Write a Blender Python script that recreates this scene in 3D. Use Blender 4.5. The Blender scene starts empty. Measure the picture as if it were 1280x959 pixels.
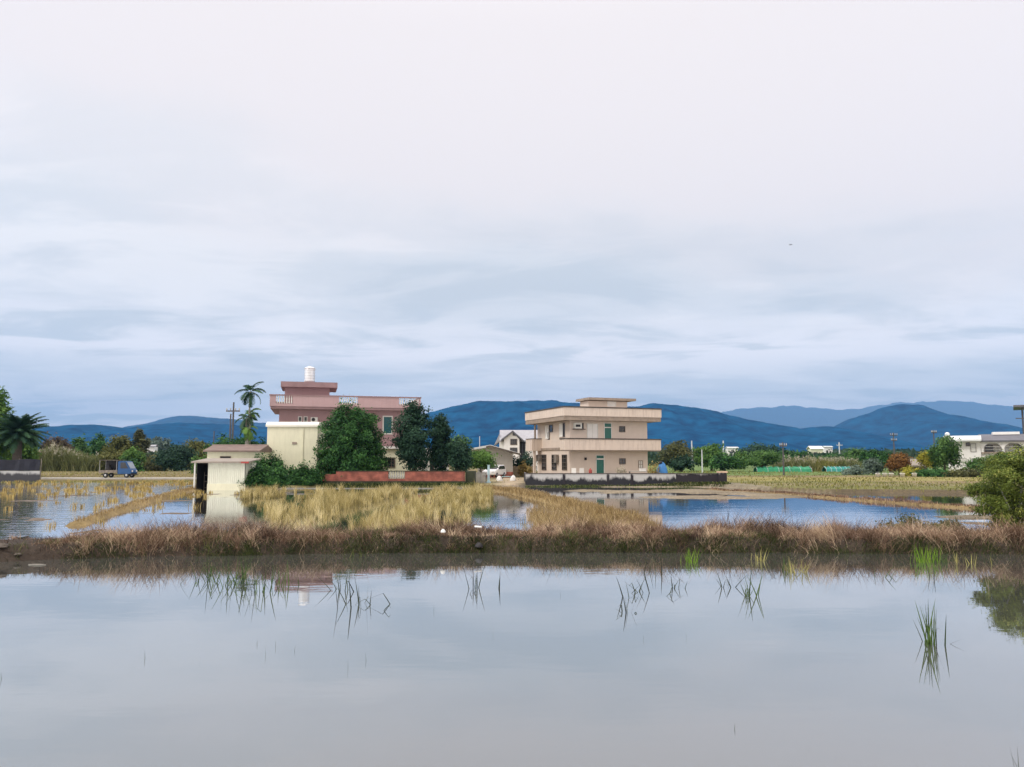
import bpy, math, random
import numpy as np
from mathutils import Vector, Matrix

R = math.radians
SC = bpy.context.scene
COL = SC.collection
RNG = np.random.default_rng(7)
random.seed(7)

# ------------------------------------------------------------------ camera, sky, sun, exposure
CAMZ = 2.6
PITCH = math.atan(95.5 / 960)
cam_d = bpy.data.cameras.new('camera'); cam_d.lens = 27; cam_d.sensor_width = 36
cam_d.clip_start = 0.1; cam_d.clip_end = 60000
cam = bpy.data.objects.new('camera', cam_d); COL.objects.link(cam)
cam.location = (0, 0, CAMZ); cam.rotation_euler = (math.pi / 2 + PITCH, 0, 0)
SC.camera = cam
SC.view_settings.view_transform = 'Standard'
SC.view_settings.look = 'None'
SC.view_settings.gamma = 1
SC.view_settings.use_curve_mapping = False
SC.view_settings.exposure = 0.35

SUN_EL, SUN_AZ = 46, 240          # degrees; azimuth clockwise from +Y (behind the camera, to its left)
world = bpy.data.worlds.new('World'); SC.world = world; world.use_nodes = True
wn, wl = world.node_tree.nodes, world.node_tree.links
wn.clear()


def N(nodes, t, **kw):
    n = nodes.new(t)
    for k, v in kw.items():
        setattr(n, k, v)
    return n


def math_node(nodes, links, op, a, b=None, c=None, clamp=False):
    n = nodes.new('ShaderNodeMath'); n.operation = op; n.use_clamp = clamp
    for i, v in enumerate((a, b, c)):
        if v is None: continue
        if isinstance(v, (int, float)): n.inputs[i].default_value = v
        else: links.new(v, n.inputs[i])
    return n.outputs[0]


def mix_col(nodes, links, fac, a, b, blend='MIX'):
    n = nodes.new('ShaderNodeMix'); n.data_type = 'RGBA'; n.blend_type = blend
    for s, v in ((0, fac), (6, a), (7, b)):
        if isinstance(v, (int, float)): n.inputs[s].default_value = v
        elif isinstance(v, tuple): n.inputs[s].default_value = (v + (1,))[:4]
        else: links.new(v, n.inputs[s])
    return n.outputs[2]


def ramp(nodes, links, fac, stops, interp='LINEAR'):
    n = nodes.new('ShaderNodeValToRGB'); cr = n.color_ramp; cr.interpolation = interp
    while len(cr.elements) < len(stops): cr.elements.new(0.5)
    for e, (p, c) in zip(cr.elements, stops):
        e.position = p
        e.color = (c, c, c, 1) if isinstance(c, (int, float)) else (c + (1,))[:4]
    links.new(fac, n.inputs[0])
    return n.outputs[0]


def build_sky():
    m = lambda op, a, b=None, c=None, cl=False: math_node(wn, wl, op, a, b, c, cl)
    tc = N(wn, 'ShaderNodeTexCoord'); sep = N(wn, 'ShaderNodeSeparateXYZ')
    wl.new(tc.outputs['Generated'], sep.inputs[0])
    x, y, z = sep.outputs
    zc = m('MAXIMUM', z, 0.0)
    den = m('ADD', zc, 0.10)
    px, py = m('DIVIDE', x, den), m('DIVIDE', y, den)
    cmb = N(wn, 'ShaderNodeCombineXYZ'); wl.new(px, cmb.inputs[0]); wl.new(py, cmb.inputs[1])

    def noise(scale, detail, rough, off, dist=0.0, sx=1.0, sy=1.0):
        mp = N(wn, 'ShaderNodeMapping'); wl.new(cmb.outputs[0], mp.inputs[0])
        mp.inputs['Location'].default_value = off; mp.inputs['Scale'].default_value = (sx, sy, 1)
        n = N(wn, 'ShaderNodeTexNoise'); wl.new(mp.outputs[0], n.inputs['Vector'])
        n.inputs['Scale'].default_value = scale; n.inputs['Detail'].default_value = detail
        n.inputs['Roughness'].default_value = rough; n.inputs['Distortion'].default_value = dist
        return n.outputs[0]
    n1 = noise(0.75, 6, 0.55, (3.1, 1.7, 0), 0.3)
    n2 = noise(2.3, 9, 0.58, (7.7, 4.2, 0), 0.6, 0.6, 1.0)
    n3 = noise(0.5, 3, 0.5, (1.3, 9.2, 0), 0.0)
    # cloud brightness: broad sheets plus streaks
    s = m('ADD', m('MULTIPLY', n1, 0.55), m('MULTIPLY', n2, 0.45))
    s = ramp(wn, wl, s, [(0.38, 0.0), (0.49, 0.40), (0.60, 1.0)], 'EASE')
    low = mix_col(wn, wl, s, (0.66, 0.675, 0.69), (0.93, 0.89, 0.87))
    # brighter, warmer thin band of sky low above the hills
    band = ramp(wn, wl, z, [(0.0, 1.0), (0.055, 0.9), (0.085, 0.25), (0.10, 0.15), (0.135, 0.9), (0.165, 0.55), (0.19, 0.1), (0.24, 0.0)], 'EASE')
    band = m('MULTIPLY', band, ramp(wn, wl, m('ADD', m('MULTIPLY', n2, 0.7), m('MULTIPLY', n1, 0.3)), [(0.41, 0.0), (0.53, 1.0)], 'EASE'))
    low = mix_col(wn, wl, m('MULTIPLY', band, 0.9), low, (1.05, 0.98, 0.97))
    # high thin white overcast
    t = m('ADD', z, m('MULTIPLY', x, 0.14))
    t = m('ADD', t, m('MULTIPLY', m('SUBTRACT', n1, 0.5), 0.30))
    t = m('ADD', t, m('MULTIPLY', m('SUBTRACT', n3, 0.5), 0.10))
    white = ramp(wn, wl, t, [(0.20, 0.0), (0.29, 0.5), (0.37, 1.0)], 'EASE')
    col = mix_col(wn, wl, white, low, (0.865, 0.79, 0.765))
    # the overcast is brightest overhead
    zen = ramp(wn, wl, z, [(0.50, 0.0), (0.95, 1.0)], 'EASE')
    hor = ramp(wn, wl, z, [(0.0, 1.0), (0.05, 0.75), (0.12, 0.25), (0.22, 0.0)])
    gain = m('ADD', m('ADD', 1.0, m('MULTIPLY', zen, 1.6)), m('MULTIPLY', hor, 0.58))
    vm = N(wn, 'ShaderNodeVectorMath', operation='SCALE')
    wl.new(col, vm.inputs[0]); wl.new(gain, vm.inputs['Scale'])
    bgc = N(wn, 'ShaderNodeBackground'); wl.new(vm.outputs[0], bgc.inputs[0]); bgc.inputs[1].default_value = 1.0
    sky = N(wn, 'ShaderNodeTexSky'); sky.sky_type = 'NISHITA'; sky.sun_disc = False
    sky.sun_elevation = R(SUN_EL); sky.sun_rotation = R(SUN_AZ); sky.air_density = 1.0; sky.dust_density = 2.0
    bgs = N(wn, 'ShaderNodeBackground'); wl.new(sky.outputs[0], bgs.inputs[0]); bgs.inputs[1].default_value = 0.1
    mx = N(wn, 'ShaderNodeMixShader'); mx.inputs[0].default_value = 0.95
    wl.new(bgs.outputs[0], mx.inputs[1]); wl.new(bgc.outputs[0], mx.inputs[2])
    out = N(wn, 'ShaderNodeOutputWorld'); wl.new(mx.outputs[0], out.inputs[0])


build_sky()
sun_d = bpy.data.lights.new('sun', 'SUN'); sun_d.energy = 1.5; sun_d.angle = R(18); sun_d.color = (1.0, 0.96, 0.9)
sun = bpy.data.objects.new('sun', sun_d); COL.objects.link(sun)
_az, _el = R(SUN_AZ), R(SUN_EL)
_sd = Vector((math.sin(_az) * math.cos(_el), math.cos(_az) * math.cos(_el), math.sin(_el)))
sun.rotation_euler = _sd.to_track_quat('Z', 'Y').to_euler()

# ------------------------------------------------------------------ measuring helpers (photo pixel -> place)
SP, CP = math.sin(PITCH), math.cos(PITCH)


def ray(px, py):
    u, v = (px - 640) / 960, (479.5 - py) / 960
    return Vector((u, CP - v * SP, SP + v * CP))


def at(px, py, Y):
    d = ray(px, py); k = Y / d.y
    return Vector((d.x * k, Y, CAMZ + d.z * k))


def G(px, py, z):
    d = ray(px, py); k = (z - CAMZ) / d.z
    return Vector((d.x * k, d.y * k, z))


def hpx(n, Y): return n * Y / 960


# ------------------------------------------------------------------ tagging
def tag(o, label=None, cat=None, group=None, kind=None):
    if label: o['label'] = label
    if cat: o['category'] = cat
    if group: o['group'] = group
    if kind: o['kind'] = kind
    return o


def thing(name, label, cat, loc=(0, 0, 0), rz=0.0, group=None):
    o = bpy.data.objects.new(name, None); COL.objects.link(o)
    o.empty_display_size = 0.2
    o.location = loc; o.rotation_euler = (0, 0, rz)
    return tag(o, label, cat, group)


def copy_tree(o, parent=None):
    c = o.copy(); COL.objects.link(c); c.parent = parent
    for ch in [k for k in o.children]:
        copy_tree(ch, c)
    return c


class MB:
    """collects shapes, then links them as one mesh object"""

    def __init__(s): s.v, s.f = [], []

    def add(s, vs, fs):
        b = len(s.v); s.v += [tuple(p) for p in vs]; s.f += [[i + b for i in f] for f in fs]; return s

    def box(s, x0, x1, y0, y1, z0, z1):
        x0, x1 = sorted((x0, x1)); y0, y1 = sorted((y0, y1)); z0, z1 = sorted((z0, z1))
        vs = [(x, y, z) for z in (z0, z1) for y in (y0, y1) for x in (x0, x1)]
        return s.add(vs, [(0, 2, 3, 1), (4, 5, 7, 6), (0, 1, 5, 4), (2, 6, 7, 3), (0, 4, 6, 2), (1, 3, 7, 5)])

    def tube(s, pts, rad, n=8, cap=True):
        pts = [Vector(p) for p in pts]
        if isinstance(rad, (int, float)): rad = [rad] * len(pts)
        rings = []
        for i, p in enumerate(pts):
            d = (pts[min(i + 1, len(pts) - 1)] - pts[max(i - 1, 0)])
            d = d.normalized() if d.length > 1e-9 else Vector((0, 0, 1))
            a = d.cross(Vector((0, 1, 0.01)) if abs(d.y) < 0.9 else Vector((1, 0, 0))).normalized(); b = d.cross(a)
            rings.append([p + (a * math.cos(t) + b * math.sin(t)) * rad[i] for t in [2 * math.pi * k / n for k in range(n)]])
        vs = [q for r in rings for q in r]; fs = []
        for i in range(len(pts) - 1):
            for k in range(n):
                fs.append((i * n + k, i * n + (k + 1) % n, (i + 1) * n + (k + 1) % n, (i + 1) * n + k))
        if cap:
            fs.append(tuple(range(n - 1, -1, -1))); fs.append(tuple((len(pts) - 1) * n + k for k in range(n)))
        return s.add(vs, fs)

    def lathe(s, prof, n=24, c=(0, 0, 0)):
        vs = [(c[0] + r * math.cos(2 * math.pi * k / n), c[1] + r * math.sin(2 * math.pi * k / n), c[2] + z) for r, z in prof for k in range(n)]
        fs = []
        for i in range(len(prof) - 1):
            for k in range(n):
                fs.append((i * n + k, i * n + (k + 1) % n, (i + 1) * n + (k + 1) % n, (i + 1) * n + k))
        fs.append(tuple(range(n - 1, -1, -1))); fs.append(tuple((len(prof) - 1) * n + k for k in range(n)))
        return s.add(vs, fs)

    def prism_y(s, prof, y0, y1):
        """profile in (x, z), counter-clockwise seen from -y, pulled from y0 to y1"""
        n = len(prof)
        vs = [(x, y0, z) for x, z in prof] + [(x, y1, z) for x, z in prof]
        fs = [tuple(range(n)), tuple(range(2 * n - 1, n - 1, -1))] + [(i, i + n, (i + 1) % n + n, (i + 1) % n) for i in range(n)]
        return s.add(vs, fs)

    def prism_x(s, prof, x0, x1):
        """profile in (y, z)"""
        n = len(prof)
        vs = [(x0, y, z) for y, z in prof] + [(x1, y, z) for y, z in prof]
        fs = [tuple(range(n - 1, -1, -1)), tuple(range(n, 2 * n))] + [(i, (i + 1) % n, (i + 1) % n + n, i + n) for i in range(n)]
        return s.add(vs, fs)

    def build(s, name, mat, parent=None, bevel=0.0, smooth=False):
        me = bpy.data.meshes.new(name); me.from_pydata(s.v, [], s.f); me.validate(); me.update()
        import bmesh
        bm = bmesh.new(); bm.from_mesh(me); bmesh.ops.recalc_face_normals(bm, faces=bm.faces)
        if bevel: bmesh.ops.bevel(bm, geom=bm.edges[:], offset=bevel, segments=2, affect='EDGES', clamp_overlap=True)
        if smooth:
            for f in bm.faces: f.smooth = True
        bm.to_mesh(me); bm.free()
        me.materials.append(mat)
        o = bpy.data.objects.new(name, me); COL.objects.link(o)
        if parent is not None: o.parent = parent
        return o


def quads(name, V, mat, parent=None, rnd=None, F=None, smooth=False):
    """mesh from a numpy array of quads (n,4,3) or of vertices with faces F"""
    V = np.asarray(V, dtype=np.float32)
    if F is None:
        n = V.shape[0]; V = V.reshape(-1, 3); F = np.arange(n * 4, dtype=np.int32).reshape(n, 4)
    F = np.asarray(F, dtype=np.int32)
    me = bpy.data.meshes.new(name)
    me.vertices.add(len(V)); me.vertices.foreach_set('co', V.ravel())
    me.loops.add(F.size); me.loops.foreach_set('vertex_index', F.ravel())
    me.polygons.add(len(F)); me.polygons.foreach_set('loop_start', np.arange(len(F), dtype=np.int32) * F.shape[1])
    me.polygons.foreach_set('loop_total', np.full(len(F), F.shape[1], dtype=np.int32))
    if rnd is not None:
        a = me.attributes.new('rnd', 'FLOAT', 'POINT'); a.data.foreach_set('value', np.asarray(rnd, dtype=np.float32))
    me.update(calc_edges=True)
    if smooth: me.polygons.foreach_set('use_smooth', np.ones(len(F), dtype=bool))
    me.materials.append(mat)
    o = bpy.data.objects.new(name, me); COL.objects.link(o)
    if parent is not None: o.parent = parent
    return o


# ------------------------------------------------------------------ lattice noise for terrain and scatter
_P = np.random.default_rng(3).random((256, 256))


def vnoise(x, y):
    xi, yi = np.floor(x).astype(int), np.floor(y).astype(int)
    fx, fy = x - xi, y - yi
    fx, fy = fx * fx * (3 - 2 * fx), fy * fy * (3 - 2 * fy)
    g = lambda i, j: _P[i % 256, j % 256]
    return (g(xi, yi) * (1 - fx) + g(xi + 1, yi) * fx) * (1 - fy) + (g(xi, yi + 1) * (1 - fx) + g(xi + 1, yi + 1) * fx) * fy


def fbm(x, y, o=4):
    x, y = np.asarray(x, float), np.asarray(y, float)
    s, a, t = 0, 1.0, 0
    for k in range(o):
        s = s + a * vnoise(x * 2 ** k + 17 * k, y * 2 ** k + 31 * k); t += a; a *= 0.5
    return s / t


# ------------------------------------------------------------------ materials
def mat_new(name):
    m = bpy.data.materials.new(name); m.use_nodes = True
    n, l = m.node_tree.nodes, m.node_tree.links
    return m, n, l, n['Principled BSDF']


def paint(name, c, rough=0.7, var=0.12, scale=1.2, streak=0.0, streak_col=(0.12, 0.1, 0.09), metal=0.0, bump=0.0, dirt=None):
    """weathered plain surface: cloudy tone, optional rain streaks"""
    m, n, l, b = mat_new(name)
    tc = N(n, 'ShaderNodeTexCoord')
    no = N(n, 'ShaderNodeTexNoise'); l.new(tc.outputs['Object'], no.inputs['Vector'])
    no.inputs['Scale'].default_value = scale; no.inputs['Detail'].default_value = 7; no.inputs['Roughness'].default_value = 0.62
    f = ramp(n, l, no.outputs[0], [(0.3, 0.0), (0.7, 1.0)])
    lo = tuple(x * (1 - var) for x in c); hi = tuple(min(1, x * (1 + var * 0.7)) for x in c)
    col = mix_col(n, l, f, lo, hi)
    if streak:
        mp = N(n, 'ShaderNodeMapping'); l.new(tc.outputs['Object'], mp.inputs[0]); mp.inputs['Scale'].default_value = (5.0, 5.0, 0.45)
        ns = N(n, 'ShaderNodeTexNoise'); l.new(mp.outputs[0], ns.inputs['Vector']); ns.inputs['Scale'].default_value = 1.0
        ns.inputs['Detail'].default_value = 6; ns.inputs['Roughness'].default_value = 0.7
        sf = ramp(n, l, ns.outputs[0], [(0.5, 0.0), (0.72, 1.0)])
        col = mix_col(n, l, math_node(n, l, 'MULTIPLY', sf, streak), col, streak_col)
    l.new(col, b.inputs['Base Color'])
    b.inputs['Roughness'].default_value = rough; b.inputs['Metallic'].default_value = metal
    if bump:
        bp = N(n, 'ShaderNodeBump'); bp.inputs['Strength'].default_value = bump; bp.inputs['Distance'].default_value = 0.05
        l.new(no.outputs[0], bp.inputs['Height']); l.new(bp.outputs[0], b.inputs['Normal'])
    return m


def leafmat(name, dark, light, trans=0.25, rough=0.55, tip=None):
    """foliage: per-leaf tone from the stored random value, some light through the leaf"""
    m, n, l, b = mat_new(name)
    at_ = N(n, 'ShaderNodeAttribute', attribute_name='rnd')
    stops = [(0.0, dark), (1.0, light)] if tip is None else [(0.0, dark), (0.72, light), (1.0, tip)]
    col = ramp(n, l, at_.outputs['Fac'], stops)
    l.new(col, b.inputs['Base Color']); b.inputs['Roughness'].default_value = rough
    b.inputs['Specular IOR Level'].default_value = 0.12
    tr = N(n, 'ShaderNodeBsdfTranslucent'); l.new(col, tr.inputs[0])
    mx = N(n, 'ShaderNodeMixShader'); mx.inputs[0].default_value = trans
    l.new(b.outputs[0], mx.inputs[1]); l.new(tr.outputs[0], mx.inputs[2])
    l.new(mx.outputs[0], n['Material Output'].inputs[0])
    return m


def watermat(name, mud, ior, rough, bumps, mud2=None, tint_scale=0.15):
    m, n, l, b = mat_new(name)
    geo = N(n, 'ShaderNodeNewGeometry')
    no = N(n, 'ShaderNodeTexNoise'); l.new(geo.outputs['Position'], no.inputs['Vector'])
    no.inputs['Scale'].default_value = tint_scale; no.inputs['Detail'].default_value = 4
    f = ramp(n, l, no.outputs[0], [(0.3, 0.0), (0.7, 1.0)])
    l.new(mix_col(n, l, f, mud, mud2 or tuple(x * 0.85 for x in mud)), b.inputs['Base Color'])
    b.inputs['Roughness'].default_value = rough; b.inputs['IOR'].default_value = ior
    h = None
    for sc, sx, amt in bumps:
        mp = N(n, 'ShaderNodeMapping'); l.new(geo.outputs['Position'], mp.inputs[0]); mp.inputs['Scale'].default_value = (sx, 1, 1)
        w = N(n, 'ShaderNodeTexNoise'); l.new(mp.outputs[0], w.inputs['Vector']); w.inputs['Scale'].default_value = sc; w.inputs['Detail'].default_value = 3
        t = math_node(n, l, 'MULTIPLY', w.outputs[0], amt)
        h = t if h is None else math_node(n, l, 'ADD', h, t)
    bp = N(n, 'ShaderNodeBump'); bp.inputs['Strength'].default_value = 1.0; bp.inputs['Distance'].default_value = 1.0
    l.new(h, bp.inputs['Height']); l.new(bp.outputs[0], b.inputs['Normal'])
    return m


def mirror_water(name, mud, lo, hi, rough, bumps, tone=(0.97, 0.98, 1.0)):
    """silty still water: a mirror that strengthens towards grazing view over a thin brown murk"""
    m = watermat(name, mud, 1.33, 0.2, bumps)
    n, l = m.node_tree.nodes, m.node_tree.links
    b = n['Principled BSDF']; b.inputs['Specular IOR Level'].default_value = 0.0
    g = N(n, 'ShaderNodeBsdfGlossy'); g.inputs['Color'].default_value = tone + (1,); g.inputs['Roughness'].default_value = rough
    bump = [x for x in n if x.bl_idname == 'ShaderNodeBump'][0]; l.new(bump.outputs[0], g.inputs['Normal'])
    lw = N(n, 'ShaderNodeLayerWeight'); lw.inputs['Blend'].default_value = 0.5
    mr = N(n, 'ShaderNodeMapRange'); l.new(lw.outputs['Facing'], mr.inputs['Value'])
    mr.inputs['From Min'].default_value = 0.4; mr.inputs['From Max'].default_value = 1.0; mr.inputs['To Min'].default_value = lo; mr.inputs['To Max'].default_value = hi
    mx = N(n, 'ShaderNodeMixShader'); l.new(mr.outputs[0], mx.inputs[0]); l.new(b.outputs[0], mx.inputs[1]); l.new(g.outputs[0], mx.inputs[2])
    l.new(mx.outputs[0], n['Material Output'].inputs[0])
    return m


def tintmat(name, rough=0.9, bump=0.5, gscale=6.0):
    """ground: colour stored with the mesh (what grows or lies there) broken up by noise"""
    m, n, l, b = mat_new(name)
    a = N(n, 'ShaderNodeAttribute', attribute_name='tint')
    geo = N(n, 'ShaderNodeNewGeometry')
    no = N(n, 'ShaderNodeTexNoise'); l.new(geo.outputs['Position'], no.inputs['Vector'])
    no.inputs['Scale'].default_value = gscale; no.inputs['Detail'].default_value = 8; no.inputs['Roughness'].default_value = 0.7
    n2 = N(n, 'ShaderNodeTexNoise'); l.new(geo.outputs['Position'], n2.inputs['Vector'])
    n2.inputs['Scale'].default_value = 0.35; n2.inputs['Detail'].default_value = 6
    f = ramp(n, l, no.outputs[0], [(0.3, 0.5), (0.7, 1.35)])
    f2 = ramp(n, l, n2.outputs[0], [(0.3, 0.75), (0.7, 1.2)])
    c = mix_col(n, l, 1.0, a.outputs['Color'], f, 'MULTIPLY'); c = mix_col(n, l, 1.0, c, f2, 'MULTIPLY')
    l.new(c, b.inputs['Base Color']); b.inputs['Roughness'].default_value = rough; b.inputs['Specular IOR Level'].default_value = 0.2
    bp = N(n, 'ShaderNodeBump'); bp.inputs['Strength'].default_value = bump; bp.inputs['Distance'].default_value = 0.08
    l.new(no.outputs[0], bp.inputs['Height']); l.new(bp.outputs[0], b.inputs['Normal'])
    return m


def brickmat(name, c1, c2, mortar, sc=1.0):
    m, n, l, b = mat_new(name)
    tc = N(n, 'ShaderNodeTexCoord'); mp = N(n, 'ShaderNodeMapping'); l.new(tc.outputs['Object'], mp.inputs[0])
    mp.inputs['Rotation'].default_value = (R(90), 0, 0)
    br = N(n, 'ShaderNodeTexBrick'); l.new(mp.outputs[0], br.inputs['Vector'])
    br.inputs['Color1'].default_value = c1 + (1,); br.inputs['Color2'].default_value = c2 + (1,); br.inputs['Mortar'].default_value = mortar + (1,)
    br.inputs['Scale'].default_value = sc; br.inputs['Brick Width'].default_value = 0.24; br.inputs['Row Height'].default_value = 0.07; br.inputs['Mortar Size'].default_value = 0.008
    no = N(n, 'ShaderNodeTexNoise'); l.new(tc.outputs['Object'], no.inputs['Vector']); no.inputs['Scale'].default_value = 1.6; no.inputs['Detail'].default_value = 7
    f = ramp(n, l, no.outputs[0], [(0.35, 0.55), (0.65, 1.15)])
    l.new(mix_col(n, l, 1.0, br.outputs[0], f, 'MULTIPLY'), b.inputs['Base Color']); b.inputs['Roughness'].default_value = 0.9
    return m


def mouldwall(name, clean, mould, z0, z1, cover=0.5):
    """cement wall stained with black mould that grows up from the damp foot in tongues"""
    m, n, l, b = mat_new(name)
    tc = N(n, 'ShaderNodeTexCoord'); sep = N(n, 'ShaderNodeSeparateXYZ'); l.new(tc.outputs['Object'], sep.inputs[0])
    mp = N(n, 'ShaderNodeMapping'); l.new(tc.outputs['Object'], mp.inputs[0]); mp.inputs['Scale'].default_value = (0.9, 0.9, 0.35)
    no = N(n, 'ShaderNodeTexNoise'); l.new(mp.outputs[0], no.inputs['Vector']); no.inputs['Scale'].default_value = 1.0; no.inputs['Detail'].default_value = 8; no.inputs['Roughness'].default_value = 0.7
    zz = math_node(n, l, 'DIVIDE', math_node(n, l, 'SUBTRACT', sep.outputs[2], z0), z1 - z0)
    t = math_node(n, l, 'SUBTRACT', math_node(n, l, 'ADD', math_node(n, l, 'MULTIPLY', no.outputs[0], 1.6), cover - 0.5), zz)
    f = ramp(n, l, t, [(0.08, 0.0), (0.3, 1.0)])
    n3 = N(n, 'ShaderNodeTexNoise'); l.new(tc.outputs['Object'], n3.inputs['Vector']); n3.inputs['Scale'].default_value = 5; n3.inputs['Detail'].default_value = 5
    cc = mix_col(n, l, n3.outputs[0], tuple(x * 0.8 for x in clean), clean)
    l.new(mix_col(n, l, f, cc, mould), b.inputs['Base Color']); b.inputs['Roughness'].default_value = 0.9
    return m


M = {}
M['beige'] = paint('beige_tile', (0.64, 0.54, 0.455), 0.6, 0.06, 0.8, 0.12, (0.34, 0.26, 0.2))
M['parapet'] = paint('beige_parapet', (0.64, 0.54, 0.455), 0.6, 0.08, 0.8, 0.55, (0.30, 0.21, 0.16))
M['slabcap'] = paint('dark_coping', (0.07, 0.058, 0.05), 0.8, 0.3, 2)
M['slabband'] = paint('dark_band', (0.30, 0.24, 0.19), 0.8, 0.25, 2)  # plain darker brown for slab edges, ledges and small trim
M['green_door'] = paint('green_door', (0.015, 0.13, 0.10), 0.45, 0.15, 2)
M['teal_win'] = paint('teal_window', (0.012, 0.09, 0.10), 0.25, 0.2, 2)
M['white'] = paint('white_paint', (0.78, 0.76, 0.72), 0.6, 0.06, 1.5)
M['offwhite'] = paint('off_white_paint', (0.68, 0.67, 0.62), 0.6, 0.08, 1.2, 0.18, (0.35, 0.34, 0.3))
M['cream'] = paint('cream_wall', (0.70, 0.68, 0.50), 0.7, 0.07, 0.8, 0.30, (0.42, 0.40, 0.27))
M['cream_top'] = paint('cream_roof_edge', (0.78, 0.76, 0.66), 0.6, 0.06, 1)
M['pink'] = paint('pink_wall', (0.345, 0.215, 0.22), 0.7, 0.07, 0.8, 0.15, (0.22, 0.11, 0.11))
M['pink_par'] = paint('pink_parapet', (0.44, 0.30, 0.30), 0.7, 0.07, 0.8, 0.22, (0.3, 0.15, 0.14))
M['pink_slab'] = paint('pink_slab', (0.28, 0.18, 0.18), 0.7, 0.2, 1)
M['steel'] = paint('steel_tank', (0.72, 0.73, 0.74), 0.32, 0.06, 2, 0.15, (0.4, 0.38, 0.36), metal=0.55)
M['screen'] = paint('truck_windscreen', (0.22, 0.27, 0.32), 0.12, 0.2, 3)
M['dark'] = paint('dark_void', (0.018, 0.016, 0.018), 0.7, 0.3, 2)
M['glass'] = paint('dark_glass', (0.02, 0.022, 0.025), 0.08, 0.3, 2)
M['bronze'] = paint('bronze_frame', (0.10, 0.075, 0.055), 0.5, 0.2, 3)
M['concrete'] = paint('concrete', (0.42, 0.41, 0.38), 0.9, 0.2, 1.5, 0.3, (0.15, 0.14, 0.13), bump=0.2)
M['kerb'] = paint('damp_concrete', (0.22, 0.22, 0.20), 0.9, 0.3, 1.0)
M['palecon'] = paint('pale_concrete', (0.44, 0.42, 0.38), 0.9, 0.15, 0.6)
M['rust_roof'] = paint('rusty_roof', (0.165, 0.118, 0.098), 0.75, 0.25, 1.2, 0.4, (0.16, 0.09, 0.07))
M['shedwall'] = paint('pale_tin_wall', (0.66, 0.67, 0.55), 0.6, 0.08, 1.2, 0.25, (0.38, 0.36, 0.26))
M['tin_roof'] = paint('old_tin_roof', (0.26, 0.225, 0.185), 0.6, 0.2, 1.2, 0.35, (0.30, 0.17, 0.12))
M['grey_tin'] = paint('grey_tin_wall', (0.42, 0.40, 0.35), 0.65, 0.1, 1.0, 0.25, (0.24, 0.21, 0.17))
M['pale_tin'] = paint('pale_tin_roof', (0.60, 0.62, 0.60), 0.5, 0.1, 1)
M['grey_roof'] = paint('grey_tile_roof', (0.33, 0.33, 0.35), 0.7, 0.15, 1.5)
M['dark_roof'] = paint('dark_tile_roof', (0.11, 0.11, 0.125), 0.6, 0.2, 1.5)
M['blue_paint'] = paint('blue_truck_paint', (0.008, 0.065, 0.19), 0.45, 0.12, 2)
M['blue_tarp'] = paint('blue_tarpaulin', (0.03, 0.17, 0.42), 0.55, 0.25, 3, bump=0.3)
M['rubber'] = paint('rubber', (0.02, 0.02, 0.02), 0.8, 0.2, 4)
M['hub'] = paint('wheel_hub', (0.45, 0.45, 0.45), 0.4, 0.1, 4, metal=0.3)
M['wood'] = paint('grey_wood', (0.20, 0.17, 0.14), 0.85, 0.3, 2)
M['pole'] = paint('weathered_pole', (0.09, 0.085, 0.085), 0.8, 0.25, 2)
M['palepole'] = paint('pale_pole', (0.55, 0.56, 0.58), 0.6, 0.1, 2)
M['trunk'] = paint('bark', (0.09, 0.075, 0.06), 0.9, 0.35, 3, bump=0.5)
M['palmtrunk'] = paint('palm_bark', (0.22, 0.21, 0.18), 0.9, 0.3, 4, bump=0.5)
M['brick'] = brickmat('red_brick', (0.36, 0.095, 0.06), (0.29, 0.075, 0.05), (0.22, 0.13, 0.10))
M['brickdark'] = paint('mossy_foot', (0.035, 0.042, 0.022), 0.95, 0.5, 2.0)
M['mould'] = mouldwall('mouldy_wall', (0.50, 0.49, 0.47), (0.018, 0.018, 0.022), 0.0, 1.2, 0.24)
M['mould2'] = mouldwall('very_mouldy_wall', (0.42, 0.40, 0.38), (0.022, 0.018, 0.022), 0.0, 1.2, 0.70)
M['blacknet'] = paint('black_shade_net', (0.012, 0.013, 0.022), 0.9, 0.5, 1.5)
M['greynet'] = mouldwall('stained_low_panel', (0.40, 0.40, 0.39), (0.04, 0.04, 0.045), 0.0, 1.1, 0.5)
M['greennet'] = paint('green_net', (0.03, 0.24, 0.12), 0.8, 0.3, 0.8)
M['tealnet'] = paint('teal_net', (0.03, 0.23, 0.20), 0.8, 0.3, 0.8)
M['lightblue'] = paint('light_blue_post', (0.48, 0.66, 0.72), 0.6, 0.1, 2)
M['red'] = paint('red_paint', (0.35, 0.05, 0.04), 0.6, 0.2, 3)
M['tan'] = paint('tan_fence', (0.46, 0.36, 0.24), 0.8, 0.2, 1.0, 0.3, (0.25, 0.19, 0.13))
M['sack'] = paint('white_sack', (0.72, 0.71, 0.68), 0.8, 0.1, 4)
M['tealtop'] = paint('teal_table', (0.35, 0.55, 0.55), 0.5, 0.1, 3)
M['carwhite'] = paint('white_car_paint', (0.8, 0.8, 0.8), 0.3, 0.03, 2)
M['orangecap'] = paint('pale_orange_cap', (0.62, 0.44, 0.30), 0.8, 0.2, 3)

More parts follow.
